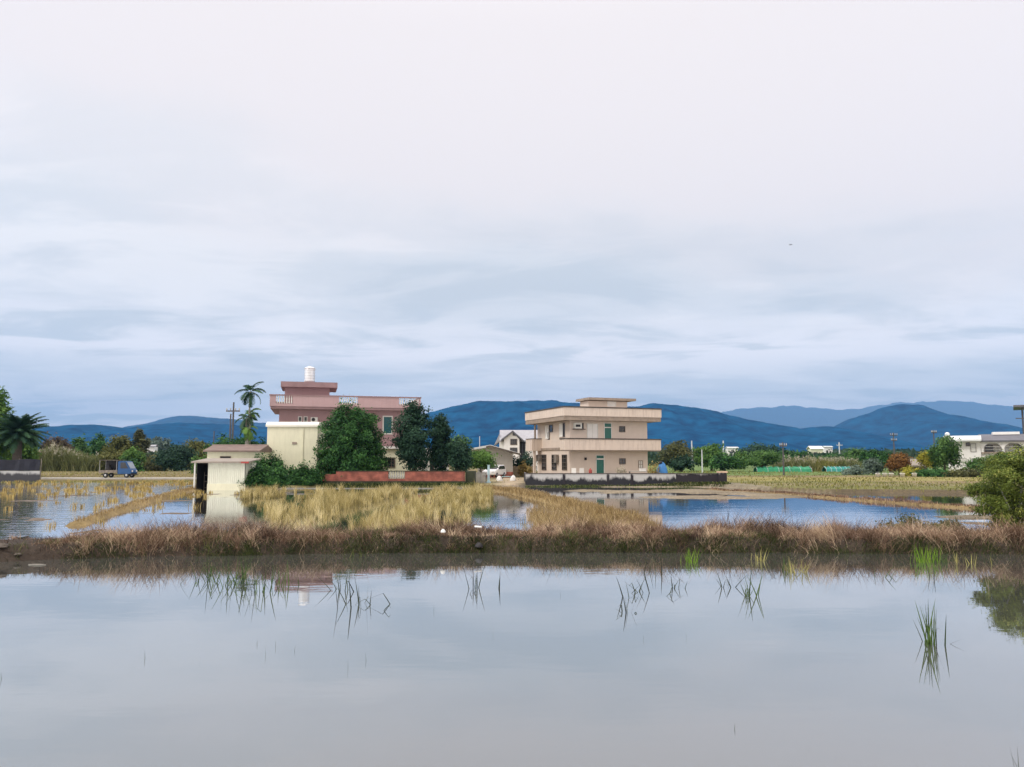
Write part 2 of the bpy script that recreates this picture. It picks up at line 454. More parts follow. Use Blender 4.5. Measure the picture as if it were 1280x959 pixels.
L = {}
L['deep'] = leafmat('deep_green_leaves', (0.005, 0.022, 0.010), (0.05, 0.14, 0.035), 0.22, tip=(0.13, 0.27, 0.06))
L['blue'] = leafmat('blue_green_leaves', (0.008, 0.026, 0.018), (0.05, 0.11, 0.06), 0.22)
L['fresh'] = leafmat('fresh_green_leaves', (0.03, 0.09, 0.02), (0.16, 0.28, 0.06), 0.3)
L['mid'] = leafmat('mid_green_leaves', (0.025, 0.075, 0.022), (0.13, 0.24, 0.06), 0.25)
L['olive'] = leafmat('olive_leaves', (0.05, 0.065, 0.018), (0.20, 0.20, 0.06), 0.25)
L['olivebrown'] = leafmat('olive_brown_leaves', (0.038, 0.046, 0.018), (0.16, 0.165, 0.06), 0.25)
L['bushright'] = leafmat('willow_leaves', (0.014, 0.028, 0.007), (0.16, 0.21, 0.04), 0.3, tip=(0.46, 0.46, 0.12))
L['orange'] = leafmat('orange_leaves', (0.09, 0.045, 0.015), (0.29, 0.15, 0.045), 0.3)
L['yellow'] = leafmat('yellow_leaves', (0.16, 0.16, 0.02), (0.50, 0.46, 0.06), 0.3)
L['reddish'] = leafmat('reddish_leaves', (0.05, 0.038, 0.025), (0.16, 0.115, 0.065), 0.25)
L['greyleaf'] = leafmat('grey_green_leaves', (0.06, 0.09, 0.07), (0.19, 0.25, 0.19), 0.25)
L['palm'] = leafmat('palm_leaves', (0.010, 0.032, 0.022), (0.06, 0.13, 0.065), 0.25)
L['areca'] = leafmat('areca_leaves', (0.012, 0.04, 0.025), (0.06, 0.12, 0.06), 0.25)
L['straw'] = leafmat('straw', (0.16, 0.11, 0.035), (0.46, 0.35, 0.12), 0.3, tip=(0.60, 0.50, 0.25))
L['brownstraw'] = leafmat('brown_straw', (0.10, 0.065, 0.03), (0.36, 0.26, 0.12), 0.3, tip=(0.60, 0.49, 0.26))
L['rice'] = leafmat('ripe_rice', (0.06, 0.055, 0.02), (0.42, 0.34, 0.13), 0.3, tip=(0.72, 0.62, 0.35))
L['brown'] = leafmat('brown_dead_grass', (0.035, 0.022, 0.016), (0.29, 0.185, 0.125), 0.2, tip=(0.60, 0.47, 0.32))
L['fringe'] = leafmat('green_fringe', (0.009, 0.017, 0.006), (0.062, 0.090, 0.022), 0.2, tip=(0.20, 0.20, 0.07))
L['weeds'] = leafmat('weeds', (0.02, 0.035, 0.01), (0.11, 0.14, 0.035), 0.25, tip=(0.28, 0.27, 0.1))
L['reed'] = leafmat('reed', (0.02, 0.04, 0.016), (0.10, 0.16, 0.045), 0.2)
L['reeddark'] = leafmat('dark_reed', (0.016, 0.022, 0.014), (0.055, 0.075, 0.04), 0.15)
L['brightgrass'] = leafmat('bright_grass', (0.07, 0.16, 0.015), (0.26, 0.40, 0.05), 0.35)
L['paleclump'] = leafmat('pale_yellow_grass', (0.20, 0.18, 0.06), (0.46, 0.42, 0.16), 0.3)
L['plume'] = leafmat('pale_plumes', (0.28, 0.25, 0.17), (0.62, 0.58, 0.46), 0.3)
L['canegreen'] = leafmat('green_cane', (0.04, 0.055, 0.02), (0.20, 0.22, 0.085), 0.3, tip=(0.38, 0.35, 0.19))
L['fieldgrass'] = leafmat('field_grass', (0.08, 0.09, 0.02), (0.28, 0.27, 0.08), 0.3, tip=(0.45, 0.38, 0.18))
L['woods'] = leafmat('far_woods', (0.012, 0.035, 0.02), (0.06, 0.10, 0.045), 0.2)
M['ground'] = tintmat('ground_cover')
M['pond'] = mirror_water('pond_water', (0.075, 0.075, 0.066), 0.12, 0.86, 0.010, [(0.8, 0.35, 0.0030), (5.0, 0.3, 0.0007)], (0.93, 0.97, 0.99))
M['ripple'] = mirror_water('rippled_paddy_water', (0.16, 0.15, 0.13), 0.45, 0.98, 0.02, [(2.0, 0.35, 0.020), (7.0, 0.3, 0.006)])
M['paddy'] = mirror_water('paddy_water', (0.07, 0.065, 0.055), 0.40, 0.94, 0.01, [(0.7, 0.3, 0.0035), (6.0, 0.3, 0.0012)])


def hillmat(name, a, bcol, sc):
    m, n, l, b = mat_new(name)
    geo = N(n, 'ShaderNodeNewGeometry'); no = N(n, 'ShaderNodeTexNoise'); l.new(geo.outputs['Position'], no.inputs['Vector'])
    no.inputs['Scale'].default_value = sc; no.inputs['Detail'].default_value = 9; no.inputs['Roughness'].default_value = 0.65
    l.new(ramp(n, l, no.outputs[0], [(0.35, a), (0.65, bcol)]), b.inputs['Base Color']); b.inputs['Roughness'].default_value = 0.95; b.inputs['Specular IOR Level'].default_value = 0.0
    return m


M['hill'] = hillmat('haze_blue_hill', (0.001, 0.022, 0.070), (0.004, 0.072, 0.165), 0.020)  # forest tone with the blue of distance haze put into the colour

# ------------------------------------------------------------------ terrain
ZP, ZL = 0.20, 0.45     # paddy water level, level of the farm land


def poly_y(x, pts):
    xs, ys = zip(*sorted(pts)); return np.interp(x, xs, ys)


def front_y(x): return poly_y(x, [(-40, 18.6), (-14, 19.5), (-12.5, 20.2), (-10, 20.9), (-6, 21.5), (0, 21.9), (8, 21.7), (15, 21.4), (40, 20.6)]) + 0.35 * (fbm(np.asarray(x) * 0.9, np.asarray(x) * 0 + 4.5, 3) - 0.5)


def back_y(x): return front_y(x) + 3.4


def land_y(x):
    pts = [(-200, 86), (-29, 86), (-27.2, 85), (-26.4, 64), (-20, 64.5)]
    for px, py in ((420, 610), (600, 610.5), (660, 607), (905, 608.5), (950, 612), (1040, 616), (1220, 617), (1320, 617)):
        g = G(px, py, ZP); pts.append((g.x, g.y))
    pts.append((200, 54)); return poly_y(x, pts)


DIAG = [G(247, 611, ZP), G(205, 622, ZP), G(150, 638, ZP), G(95, 657, ZP)]
RIDGE = [G(602, 611, ZP), G(650, 617, ZP), G(700, 629, ZP), G(755, 644, ZP), G(800, 656, ZP)]
RIGHTR = [G(890, 613, ZP), G(985, 618, ZP), G(1080, 626, ZP), G(1190, 634, ZP), G(1300, 642, ZP)]


def seg_dist(x, y, pts):
    d = np.full(np.shape(x), 1e9)
    for a, b in zip(pts[:-1], pts[1:]):
        ax, ay, bx, by = a.x, a.y, b.x, b.y
        L2 = (bx - ax) ** 2 + (by - ay) ** 2
        t = np.clip(((x - ax) * (bx - ax) + (y - ay) * (by - ay)) / L2, 0, 1)
        d = np.minimum(d, np.hypot(x - ax - t * (bx - ax), y - ay - t * (by - ay)))
    return d


def sstep(a, b, x):
    t = np.clip((x - a) / (b - a), 0, 1); return t * t * (3 - 2 * t)


def height(x, y):
    x, y = np.asarray(x, float), np.asarray(y, float)
    fy, by, ly = front_y(x), back_y(x), land_y(x)
    n = fbm(x * 0.8, y * 0.8)
    h = np.full(x.shape, -0.5)
    # paddies: shallow mud, in places just above the water
    streak = fbm(x * 0.12 + 0.05 * y, y * 0.55, 4)
    mud = 0.10 + 0.10 * (n - 0.5)
    rightp = sstep(2, 6, x) * sstep(40, 52, y) * (1 - sstep(17, 22, x))
    mud = mud + rightp * sstep(0.47, 0.60, streak) * 0.16
    leftp = (x < -14) & (y < 60)
    mud = mud + np.where(leftp, sstep(0.57, 0.68, fbm(x * 0.3, y * 0.35 + 8)) * 0.10, 0)
    # mud flat by the right end
    mud = mud + sstep(13, 19, x - 0.12 * (y - 27)) * (1 - sstep(36, 41, y)) * sstep(0.42, 0.55, streak) * 0.13
    pad = sstep(fy + 0.6, fy + 0.9, y)
    h = np.where(y > fy + 1.5, mud, h)
    dike = sstep(fy - 0.25, fy + 0.55, y) * (1 - sstep(by - 0.8, by + 0.3, y))
    h = np.maximum(h, -0.5 + dike * (0.88 + 0.14 * (n - 0.5)))
    h = np.where(y > by + 0.3, np.maximum(h, mud), h)
    for pts, w, top in ((DIAG, 0.42, 0.34), (RIDGE, 0.9, 0.34), (RIGHTR, 0.5, 0.30)):
        d = seg_dist(x, y, pts)
        h = np.maximum(h, np.where(y > fy + 1.0, (top + 0.1 * (n - 0.5)) - 0.5 * sstep(w * 0.5, w * 1.4, d), -9))
    land = sstep(ly - 0.5, ly + 0.25, y)
    lz = ZL + 0.05 * (n - 0.5) + 0.10 * (fbm(x * 0.05, y * 0.05) - 0.5) * sstep(90, 140, y)
    h = np.where(y > ly - 0.5, h * (1 - land) + lz * land, h)
    return h


def ground_tint(x, y, h):
    n = fbm(x * 0.25, y * 0.25); n2 = fbm(x * 0.07 + 3, y * 0.16 + 9)
    c = np.zeros(x.shape + (3,)); c[:] = (0.055, 0.042, 0.032)                       # pond mud, dike soil

    def put(mask, col):
        m_ = np.clip(mask, 0, 1)[..., None]; c[:] = c * (1 - m_) + np.array(col) * m_
    fy, by, ly = front_y(x), back_y(x), land_y(x)
    put((y > by - 0.3).astype(float), (0.14, 0.115, 0.09))                            # paddy mud
    put(sstep(2, 6, x) * (y > 38), (0.21, 0.175, 0.12))                                # drying pale mud
    put(sstep(15, 21, x) * (y < 56) * (y > by), (0.15, 0.125, 0.08))
    for pts, w in ((DIAG, 0.6), (RIDGE, 1.2), (RIGHTR, 0.7)):
        put((1 - sstep(w * 0.7, w * 1.3, seg_dist(x, y, pts))) * (y > by - 0.5), (0.22, 0.16, 0.07))
    land = sstep(ly - 0.3, ly + 0.2, y)
    put(land, (0.20, 0.155, 0.08))
    # fields on the farm land: bands of dry, yellow and green
    put(land * sstep(0.42, 0.6, n2), (0.15, 0.15, 0.05))
    put(land * (x > 20) * sstep(62, 66, y) * (1 - sstep(70, 76, y + 4 * n)), (0.20, 0.175, 0.085))
    put(land * (x > 18) * sstep(76, 82, y) * (1 - sstep(96, 104, y + 6 * n)), (0.25, 0.22, 0.075))
    put(land * (x > 18) * sstep(104, 112, y), (0.11, 0.17, 0.045))
    put(land * (x < -26) * (y < 120), (0.16, 0.125, 0.055))
    put(land * (x < -26) * (y >= 120) * (y < 155), (0.17, 0.14, 0.065)); put(land * (x < -26) * (y >= 155), (0.10, 0.11, 0.04))
    # damp dark edge of the right-hand land
    put((1 - sstep(0.3, 0.9, np.abs(y - ly))) * (x > 20), (0.10, 0.078, 0.045))
    # trampled yard path between the houses
    pth = G(632, 603, ZL)
    put(land * np.exp(-((x - pth.x - 0.6) / 2.0) ** 2) * (y < 95), (0.40, 0.32, 0.22))
    put(land * (x > 1.0) * (x < 21) * (y < 73), (0.20, 0.175, 0.12))
    return np.concatenate([c, np.ones(x.shape + (1,))], -1)


def build_ground():
    ys = [-30.0, -15, 0, 8, 14, 17]
    y = 17.5
    while y < 16000:
        ys.append(y); y += max(0.14, 0.0075 * (y - 6)) if y < 130 else 0.03 * y
    ys = np.array(ys)
    us = np.linspace(-1.25, 1.25, 560)
    X = us[None, :] * (np.maximum(ys, 0)[:, None] + 26); Y = np.repeat(ys[:, None], len(us), 1)
    H = height(X, Y); T = ground_tint(X, Y, H)
    V = np.stack([X, Y, H], -1).reshape(-1, 3)
    r, c = len(ys), len(us)
    i = (np.arange(r - 1)[:, None] * c + np.arange(c - 1)[None, :]).ravel()
    F = np.stack([i, i + 1, i + c + 1, i + c], -1)
    o = quads('ground', V, M['ground'], F=F, smooth=True)
    a = o.data.attributes.new('tint', 'FLOAT_COLOR', 'POINT'); a.data.foreach_set('color', T.reshape(-1).astype(np.float32))
    tag(o, kind='structure')


build_ground()


def sheet(name, x0, x1, y0, y1, z, mat):
    o = MB().add([(x0, y0, z), (x1, y0, z), (x1, y1, z), (x0, y1, z)], [(0, 1, 2, 3)]).build(name, mat); return tag(o, kind='structure')


# near pond: a sheet that ends under the dike's near bank
def pond():
    xs = np.linspace(-75, 75, 140); vs = []; fs = []
    for x in xs:
        fy = float(front_y(np.array([x]))[0])
        vs += [(x, -28, 0), (x, fy + 0.55, 0)]
    for k in range(len(xs) - 1): fs.append((2 * k, 2 * k + 2, 2 * k + 3, 2 * k + 1))
    tag(MB().add(vs, fs).build('pond_water', M['pond']), kind='structure')
    dy = [p.y for p in DIAG][::-1]; dx = [p.x for p in DIAG][::-1]
    split = lambda y: float(np.interp(y, [20] + dy + [90], [dx[0] + 1.5] + dx + [dx[-1] - .8]))
    ys = np.linspace(19, 88, 120)
    for nm, mat, left in (('paddy_water', 'ripple', True), ('paddy_water', 'paddy', False)):
        vs, fs = [], []
        cols = 90
        for y in ys:
            sp = split(y)
            for k in range(cols + 1): vs.append(((-110 + (sp + 110) * k / cols) if left else (sp + (110 - sp) * k / cols), y, ZP))
        for r in range(len(ys) - 1):
            for k in range(cols):
                a = r * (cols + 1) + k; f = (a, a + 1, a + cols + 2, a + cols + 1)
                c = [sum(vs[i][q] for i in f) / 4 for q in (0, 1)]
                fy = float(front_y(np.array([c[0]]))[0]); ly = float(land_y(np.array([c[0]]))[0])
                if fy + 1.0 < c[1] < ly + 2.5: fs.append(f)
        tag(MB().add(vs, fs).build(nm, M[mat]), kind='structure')


pond()
# concrete farm lane on the left, and the concrete lip of the irrigation ditch before the brick wall
tag(MB().box(-75, -26.6, 86.5, 88.6, 0.3, 0.60).build('road', M['palecon'], bevel=0.02), kind='structure')
dl = G(352, 610, ZL); dr = G(592, 610, ZL)
tag(MB().box(dl.x, dr.x, 59.4, 59.58, 0.36, 0.45).build('ditch_kerb', M['kerb']), kind='structure')


# ------------------------------------------------------------------ hills
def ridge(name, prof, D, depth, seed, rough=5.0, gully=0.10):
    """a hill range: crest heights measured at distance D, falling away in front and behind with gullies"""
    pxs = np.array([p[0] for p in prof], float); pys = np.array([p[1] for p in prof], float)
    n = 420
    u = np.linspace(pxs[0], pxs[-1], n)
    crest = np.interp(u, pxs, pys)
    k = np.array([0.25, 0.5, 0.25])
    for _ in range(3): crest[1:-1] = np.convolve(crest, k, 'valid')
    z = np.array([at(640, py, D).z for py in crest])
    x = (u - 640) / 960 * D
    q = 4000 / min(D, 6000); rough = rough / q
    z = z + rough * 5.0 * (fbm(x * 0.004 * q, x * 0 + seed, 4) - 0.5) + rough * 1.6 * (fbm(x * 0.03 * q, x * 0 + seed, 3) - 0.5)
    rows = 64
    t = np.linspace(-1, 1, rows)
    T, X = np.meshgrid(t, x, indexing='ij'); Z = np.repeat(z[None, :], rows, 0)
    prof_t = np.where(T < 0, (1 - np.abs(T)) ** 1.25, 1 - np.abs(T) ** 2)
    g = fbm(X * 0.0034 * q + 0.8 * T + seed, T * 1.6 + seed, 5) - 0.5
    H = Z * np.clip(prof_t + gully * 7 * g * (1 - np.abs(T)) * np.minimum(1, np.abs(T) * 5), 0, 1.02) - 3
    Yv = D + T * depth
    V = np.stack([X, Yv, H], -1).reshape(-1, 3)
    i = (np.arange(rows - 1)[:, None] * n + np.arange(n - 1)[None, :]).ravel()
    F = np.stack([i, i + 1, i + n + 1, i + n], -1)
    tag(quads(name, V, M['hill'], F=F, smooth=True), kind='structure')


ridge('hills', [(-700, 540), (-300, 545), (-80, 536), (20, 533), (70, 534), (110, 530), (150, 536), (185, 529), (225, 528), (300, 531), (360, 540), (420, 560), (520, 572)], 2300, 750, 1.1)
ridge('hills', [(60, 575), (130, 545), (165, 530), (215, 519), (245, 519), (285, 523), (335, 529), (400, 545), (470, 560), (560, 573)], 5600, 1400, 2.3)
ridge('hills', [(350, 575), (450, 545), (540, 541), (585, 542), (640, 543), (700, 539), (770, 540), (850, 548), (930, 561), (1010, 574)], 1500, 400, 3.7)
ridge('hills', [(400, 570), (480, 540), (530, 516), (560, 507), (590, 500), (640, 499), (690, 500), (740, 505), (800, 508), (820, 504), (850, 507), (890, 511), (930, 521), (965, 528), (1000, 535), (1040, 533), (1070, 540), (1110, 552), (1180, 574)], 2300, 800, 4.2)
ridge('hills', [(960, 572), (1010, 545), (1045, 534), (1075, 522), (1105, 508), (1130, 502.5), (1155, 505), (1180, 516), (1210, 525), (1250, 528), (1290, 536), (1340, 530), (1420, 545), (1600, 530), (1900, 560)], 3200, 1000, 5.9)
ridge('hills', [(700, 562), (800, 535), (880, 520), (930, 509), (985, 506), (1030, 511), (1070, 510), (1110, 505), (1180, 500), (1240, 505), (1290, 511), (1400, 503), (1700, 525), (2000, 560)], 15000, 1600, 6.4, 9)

# air between here and the hills
hz, hn, hl, hb = mat_new('haze_air'); hn.remove(hb)
pv = N(hn, 'ShaderNodeVolumePrincipled'); pv.inputs['Color'].default_value = (0.25, 0.48, 0.84, 1)
pv.inputs['Density'].default_value = 0.000095; pv.inputs['Anisotropy'].default_value = 0.0
hl.new(pv.outputs[0], hn['Material Output'].inputs['Volume'])
hazeo = MB().box(-22000, 22000, -40, 17500, -1.5, 1240).build('haze', hz); tag(hazeo, kind='stuff')

# ------------------------------------------------------------------ buildings: measuring on a wall, openings


class House:
    """frame with local x along the front wall, local y going back; measures pixels on its walls"""

    def __init__(s, name, label, cat, O, rz, z0=ZL, group=None):
        s.O = Vector((O[0], O[1], z0)); s.rz = rz
        s.root = thing(name, label, cat, s.O, rz, group)
        s.inv = Matrix.Rotation(-rz, 3, 'Z')
        s.c = s.inv @ (Vector((0, 0, CAMZ)) - s.O)

    def F(s, px, py, b):
        d = s.inv @ ray(px, py); k = (b - s.c.y) / d.y; p = s.c + d * k; return p.x, p.z

    def S(s, px, py, a):
        d = s.inv @ ray(px, py); k = (a - s.c.x) / d.x; p = s.c + d * k; return p.y, p.z

    def zz(s, px, py, b): return s.F(px, py, b)[1]

    def part(s, name, mat, *boxes, parent=None, bevel=0.0):
        m = MB()
        for b in boxes: m.box(*b)
        return m.build(name, mat, parent or s.root, bevel)

    def opening(s, kind, face, at_, u0, u1, w0, w1, frame, pane, bars=(1, 0), fw=0.07, proud=0.06, parent=None):
        """a window or door proud of the wall: frame, pane, glazing bars; face 'F' (normal -y) or 'S' (normal -x)"""
        u0, u1 = sorted((u0, u1)); w0, w1 = sorted((w0, w1))

        def bx(m, a0, a1, c0, c1, d0, d1):
            if face == 'F': m.box(a0, a1, at_ - d1, at_ - d0, c0, c1)
            else: m.box(at_ - d1, at_ - d0, a0, a1, c0, c1)
        f = MB()
        bx(f, u0, u1, w1 - fw, w1, -0.02, proud); bx(f, u0, u1, w0, w0 + fw, -0.02, proud)
        bx(f, u0, u0 + fw, w0 + fw, w1 - fw, -0.02, proud); bx(f, u1 - fw, u1, w0 + fw, w1 - fw, -0.02, proud)
        for k in range(bars[0]):
            u = u0 + (u1 - u0) * (k + 1) / (bars[0] + 1); bx(f, u - 0.025, u + 0.025, w0 + fw, w1 - fw, -0.02, proud - 0.02)
        for k in range(bars[1]):
            w = w0 + (w1 - w0) * (k + 1) / (bars[1] + 1); bx(f, u0 + fw, u1 - fw, w - 0.025, w + 0.025, -0.02, proud - 0.03)
        fo = f.build(kind, frame, parent or s.root)
        p = MB(); bx(p, u0 + fw, u1 - fw, w0 + fw, w1 - fw, -0.01, 0.012); p.build('pane' if kind != 'door' else 'door_leaf', pane, fo)
        return fo


def ring(a0, a1, b0, b1, t, z0, z1):
    """four butted boxes round a rectangle (a parapet)"""
    return [(a0, a1, b0, b0 + t, z0, z1), (a0, a1, b1 - t, b1, z0, z1), (a0, a0 + t, b0 + t, b1 - t, z0, z1), (a1 - t, a1, b0 + t, b1 - t, z0, z1)]


# ------------------------------------------------------------------ beige house
def beige_house():
    h = House('beige_house', 'beige two storey house with wide roof parapet behind the low mouldy wall', 'house', (5.35, 79.0), R(20))
    W, Dp, ov = 11.5, 11.2, 1.2
    zt = h.zz(705, 507.5, 0); zb = h.zz(705, 519.5, 0); zs = h.zz(705, 525, 0)
    a1 = W - 1.1; b1 = Dp - 0.9
    zb2t = h.zz(712, 547.5, 0); zb2b = h.zz(712, 562.5, 0)
    h.part('wall', M['beige'], (ov, a1, ov, b1, -0.1, zs))
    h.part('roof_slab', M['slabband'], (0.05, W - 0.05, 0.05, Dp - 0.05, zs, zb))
    par = h.part('parapet', M['parapet'], *ring(0, W, 0, Dp, 0.15, zb, zt - 0.13))
    h.part('coping', M['slabcap'], *ring(-0.05, W + 0.05, -0.05, Dp + 0.05, 0.26, zt - 0.13, zt), parent=par)
    # front balcony
    bal = h.part('balcony', M['parapet'], (0.1, W - 0.1, 0.05, 0.2, zb2b, zb2t - 0.12), (0.1, 0.25, 0.2, 1.3, zb2b, zb2t - 0.12), (W - 0.25, W - 0.1, 0.2, 1.3, zb2b, zb2t - 0.12), (0.25, W - 0.25, 0.2, ov, zb2b, zb2b + 0.16))
    h.part('coping', M['slabcap'], (0.04, W - 0.04, 0.0, 0.25, zb2t - 0.12, zb2t), (0.04, 0.3, 0.25, 1.34, zb2t - 0.12, zb2t), (W - 0.3, W - 0.04, 0.25, 1.34, zb2t - 0.12, zb2t), parent=bal)
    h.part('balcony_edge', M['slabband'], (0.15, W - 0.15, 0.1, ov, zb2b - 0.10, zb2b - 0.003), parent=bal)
    # floor ledge along the left wall, and small corner balcony at the far end
    h.part('ledge', M['slabband'], (ov - 0.12, ov, 1.35, b1, zb2b + 0.05, zb2b + 0.3))
    sb = h.part('side_balcony', M['parapet'], (0.0, ov, b1 - 1.3, b1 - 1.15, zb2b, zb2t + 0.1), (0.0, 0.15, b1 - 1.15, b1 + 0.6, zb2b, zb2t + 0.1), (0.15, ov, b1 - 1.15, b1 + 0.6, zb2b, zb2b + 0.15))
    h.part('coping', M['slabcap'], (-0.04, ov - 0.003, b1 - 1.34, b1 - 1.1, zb2t + 0.1, zb2t + 0.18), (-0.04, 0.2, b1 - 1.1, b1 + 0.64, zb2t + 0.1, zb2t + 0.18), parent=sb)
    h.part('column', M['beige'], (0.3, 0.55, b1 - 1.1, b1 - 0.85, -0.1, zb2b)); h.part('column', M['slabband'], (0.45, 0.62, b1 - 1.0, b1 - 0.8, zb2b + 0.16, zs))
    # stair room on the roof
    pb = 5.0
    pa0 = h.F(735.5, 505, pb)[0]; pa1 = h.F(784, 505, pb)[0]
    zpt = h.zz(760, 497.2, pb - 0.8); zpb = h.zz(760, 501.0, pb - 0.8)
    sr = h.part('stair_room', M['beige'], (pa0, pa1, pb, pb + 2.2, zb - 0.1, zpb))
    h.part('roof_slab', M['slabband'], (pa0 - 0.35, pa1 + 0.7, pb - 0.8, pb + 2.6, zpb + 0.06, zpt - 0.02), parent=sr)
    h.opening('window', 'F', pb, h.F(759, 504, pb)[0], h.F(770, 504, pb)[0], h.zz(765, 508.5, pb), h.zz(765, 502.0, pb), M['white'], M['white'], (0, 0), parent=sr)
    fp = lambda x: 640 + x / 6.4
    fq = lambda y: 480 + y / 6.4

    def win(kind, x0, x1, y0, y1, frame, pane, bars=(1, 0), **k):
        u0, w0 = h.F(fp(x0), fq(y1), ov); u1, w1 = h.F(fp(x1), fq(y0), ov)
        return h.opening(kind, 'F', ov, u0, u1, max(w0, k.pop('floor', -9)), w1, frame, pane, bars, **k)

    def swin(kind, x0, x1, y0, y1, frame, pane, bars=(1, 0), **k):
        u0, w0 = h.S(fp(x0), fq(y1), ov); u1, w1 = h.S(fp(x1), fq(y0), ov)
        return h.opening(kind, 'S', ov, u0, u1, w0, w1, frame, pane, bars, **k)
    f2 = zb2b + 0.16
    win('door', 737, 796, 312, 470, M['white'], M['green_door'], (0, 0), floor=f2, fw=0.06)
    u0, w0 = h.F(fp(742), fq(352), ov); u1, w1 = h.F(fp(790), fq(345), ov)
    h.part('door_transom', M['white'], (u0, u1, ov - 0.09, ov - 0.014, w0, w1))
    d = win('door', 600, 686, 318, 470, M['offwhite'], M['white'], (1, 0), floor=f2)
    d['label'] = 'closed white double door on the upper balcony'
    win('window', 857, 904, 338, 386, M['bronze'], M['glass'], (1, 1))
    win('window', 545, 572, 312, 368, M['bronze'], M['glass'], (0, 0))
    win('door', 671, 737, 568, 735, M['white'], M['green_door'], (0, 0), floor=-0.05, fw=0.06)
    u0, w0 = h.F(fp(677), fq(606), ov); u1, w1 = h.F(fp(731), fq(596), ov)
    h.part('door_transom', M['white'], (u0, u1, ov - 0.09, ov - 0.014, w0, w1))
    win('window', 858, 908, 595, 643, M['bronze'], M['glass'], (1, 1))
    win('window', 1010, 1046, 612, 676, M['slabband'], M['offwhite'], (1, 1))
    # window air conditioner on the upper floor
    u0, w0 = h.F(fp(487), fq(364), ov); u1, w1 = h.F(fp(545), fq(313), ov)
    ac = h.part('air_conditioner', M['offwhite'], (u0, u1, ov - 0.45, ov, w0 + 0.08, w1), bevel=0.02)
    h.part('vent_grille', M['dark'], ((u0 + u1) / 2 - 0.3, (u0 + u1) / 2 + 0.25, ov - 0.462, ov - 0.452, w0 + 0.25, w1 - 0.18), parent=ac)
    h.part('shelf_bracket', M['bronze'], (u0 - 0.05, u1 + 0.4, ov - 0.5, ov, w0 - 0.02, w0 + 0.07), parent=ac)
    # wall lamp by the lower door
    u0, w0 = h.F(fp(586), fq(598), ov)
    h.part('wall_lamp', M['dark'], (u0 - 0.09, u0 + 0.09, ov - 0.2, ov, w0 - 0.15, w0 + 0.12))
    # left wall openings: upper
    swin('window', 300, 328, 325, 388, M['bronze'], M['glass'], (0, 1))
    swin('window', 288, 303, 388, 446, M['bronze'], M['glass'], (0, 0))
    swin('window', 410, 424, 312, 425, M['bronze'], M['glass'], (0, 0))
    sh = swin('shutter', 270, 297, 330, 440, M['white'], M['white'], (0, 0), proud=0.09); sh['label'] = 'white shutter beside the window'
    sh = swin('shutter', 384, 409, 314, 425, M['white'], M['white'], (0, 0), proud=0.09); sh['label'] = 'white shutter beside the window'
    # lower: three barred windows with hoods
    for x0, x1, e in ((240, 276, (212, 240, 568, 620)), (320, 358, (358, 376, 566, 630)), (402, 441, None)):
        g = swin('window', x0, x1, 565, 690, M['bronze'], M['glass'], (2, 3))
        if e:
            u0, w0 = h.S(fp(e[0]), fq(e[3]), ov); u1, w1 = h.S(fp(e[1]), fq(e[2]), ov)
            u0, u1 = sorted((u0, u1))
            h.part('window_hood', M['wood'], (ov - 0.35, ov - 0.065, u0, u1, w0, w1), parent=g)
    # water pipe at the rear corner, small white tank on the balcony end
    u0, w0 = h.F(fp(1093), fq(432), 0.6)
    h.part('downpipe', M['offwhite'], (a1, a1 + 0.1, ov + 0.4, ov + 0.5, 0, zs))
    return h


BH = beige_house()


# low mouldy wall round the beige house
def low_wall():
    YW = 71.0
    x0 = at(657, 600, YW).x; x1 = at(898, 600, YW).x; xm = at(845, 600, YW).x
    zt = at(640, 591.5, YW).z - ZL
    t = thing('low_wall', 'low cement wall stained with black mould in front of the beige house', 'wall', (0, YW, ZL))
    MB().box(x0, xm, 0, 0.15, -0.15, zt - 0.07).build('wall_panel', M['mould'], t)
    o = MB().box(xm + 0.004, x1, 0.004, 0.146, -0.15, zt - 0.08).build('wall_panel', M['mould2'], t); o['label'] = 'almost wholly black end panel'
    MB().box(x0 - 0.05, x1, -0.05, 0.2, zt - 0.07, zt).build('coping', M['slabcap'], t)
    for px in (705, 760, 790, 877):
        x = at(px, 600, YW).x; MB().box(x - 0.12, x + 0.12, -0.05, 0.004, -0.15, zt - 0.072).build('pier', M['mould2'], t)
    o = MB().box(x1, at(908, 600, YW).x, -0.2, 0.45, -0.15, zt + 0.03).build('pier', M['mould2'], t); o['label'] = 'end pier'
    MB().box(x1 - 0.03, at(909, 600, YW).x, -0.24, 0.49, zt + 0.034, zt + 0.17).build('pier_cap', M['orangecap'], o)
    # return wall going back along the left side
    MB().box(x0, x0 + 0.15, 0.16, 10, -0.15, zt - 0.08).build('wall_panel', M['mould2'], t)


low_wall()


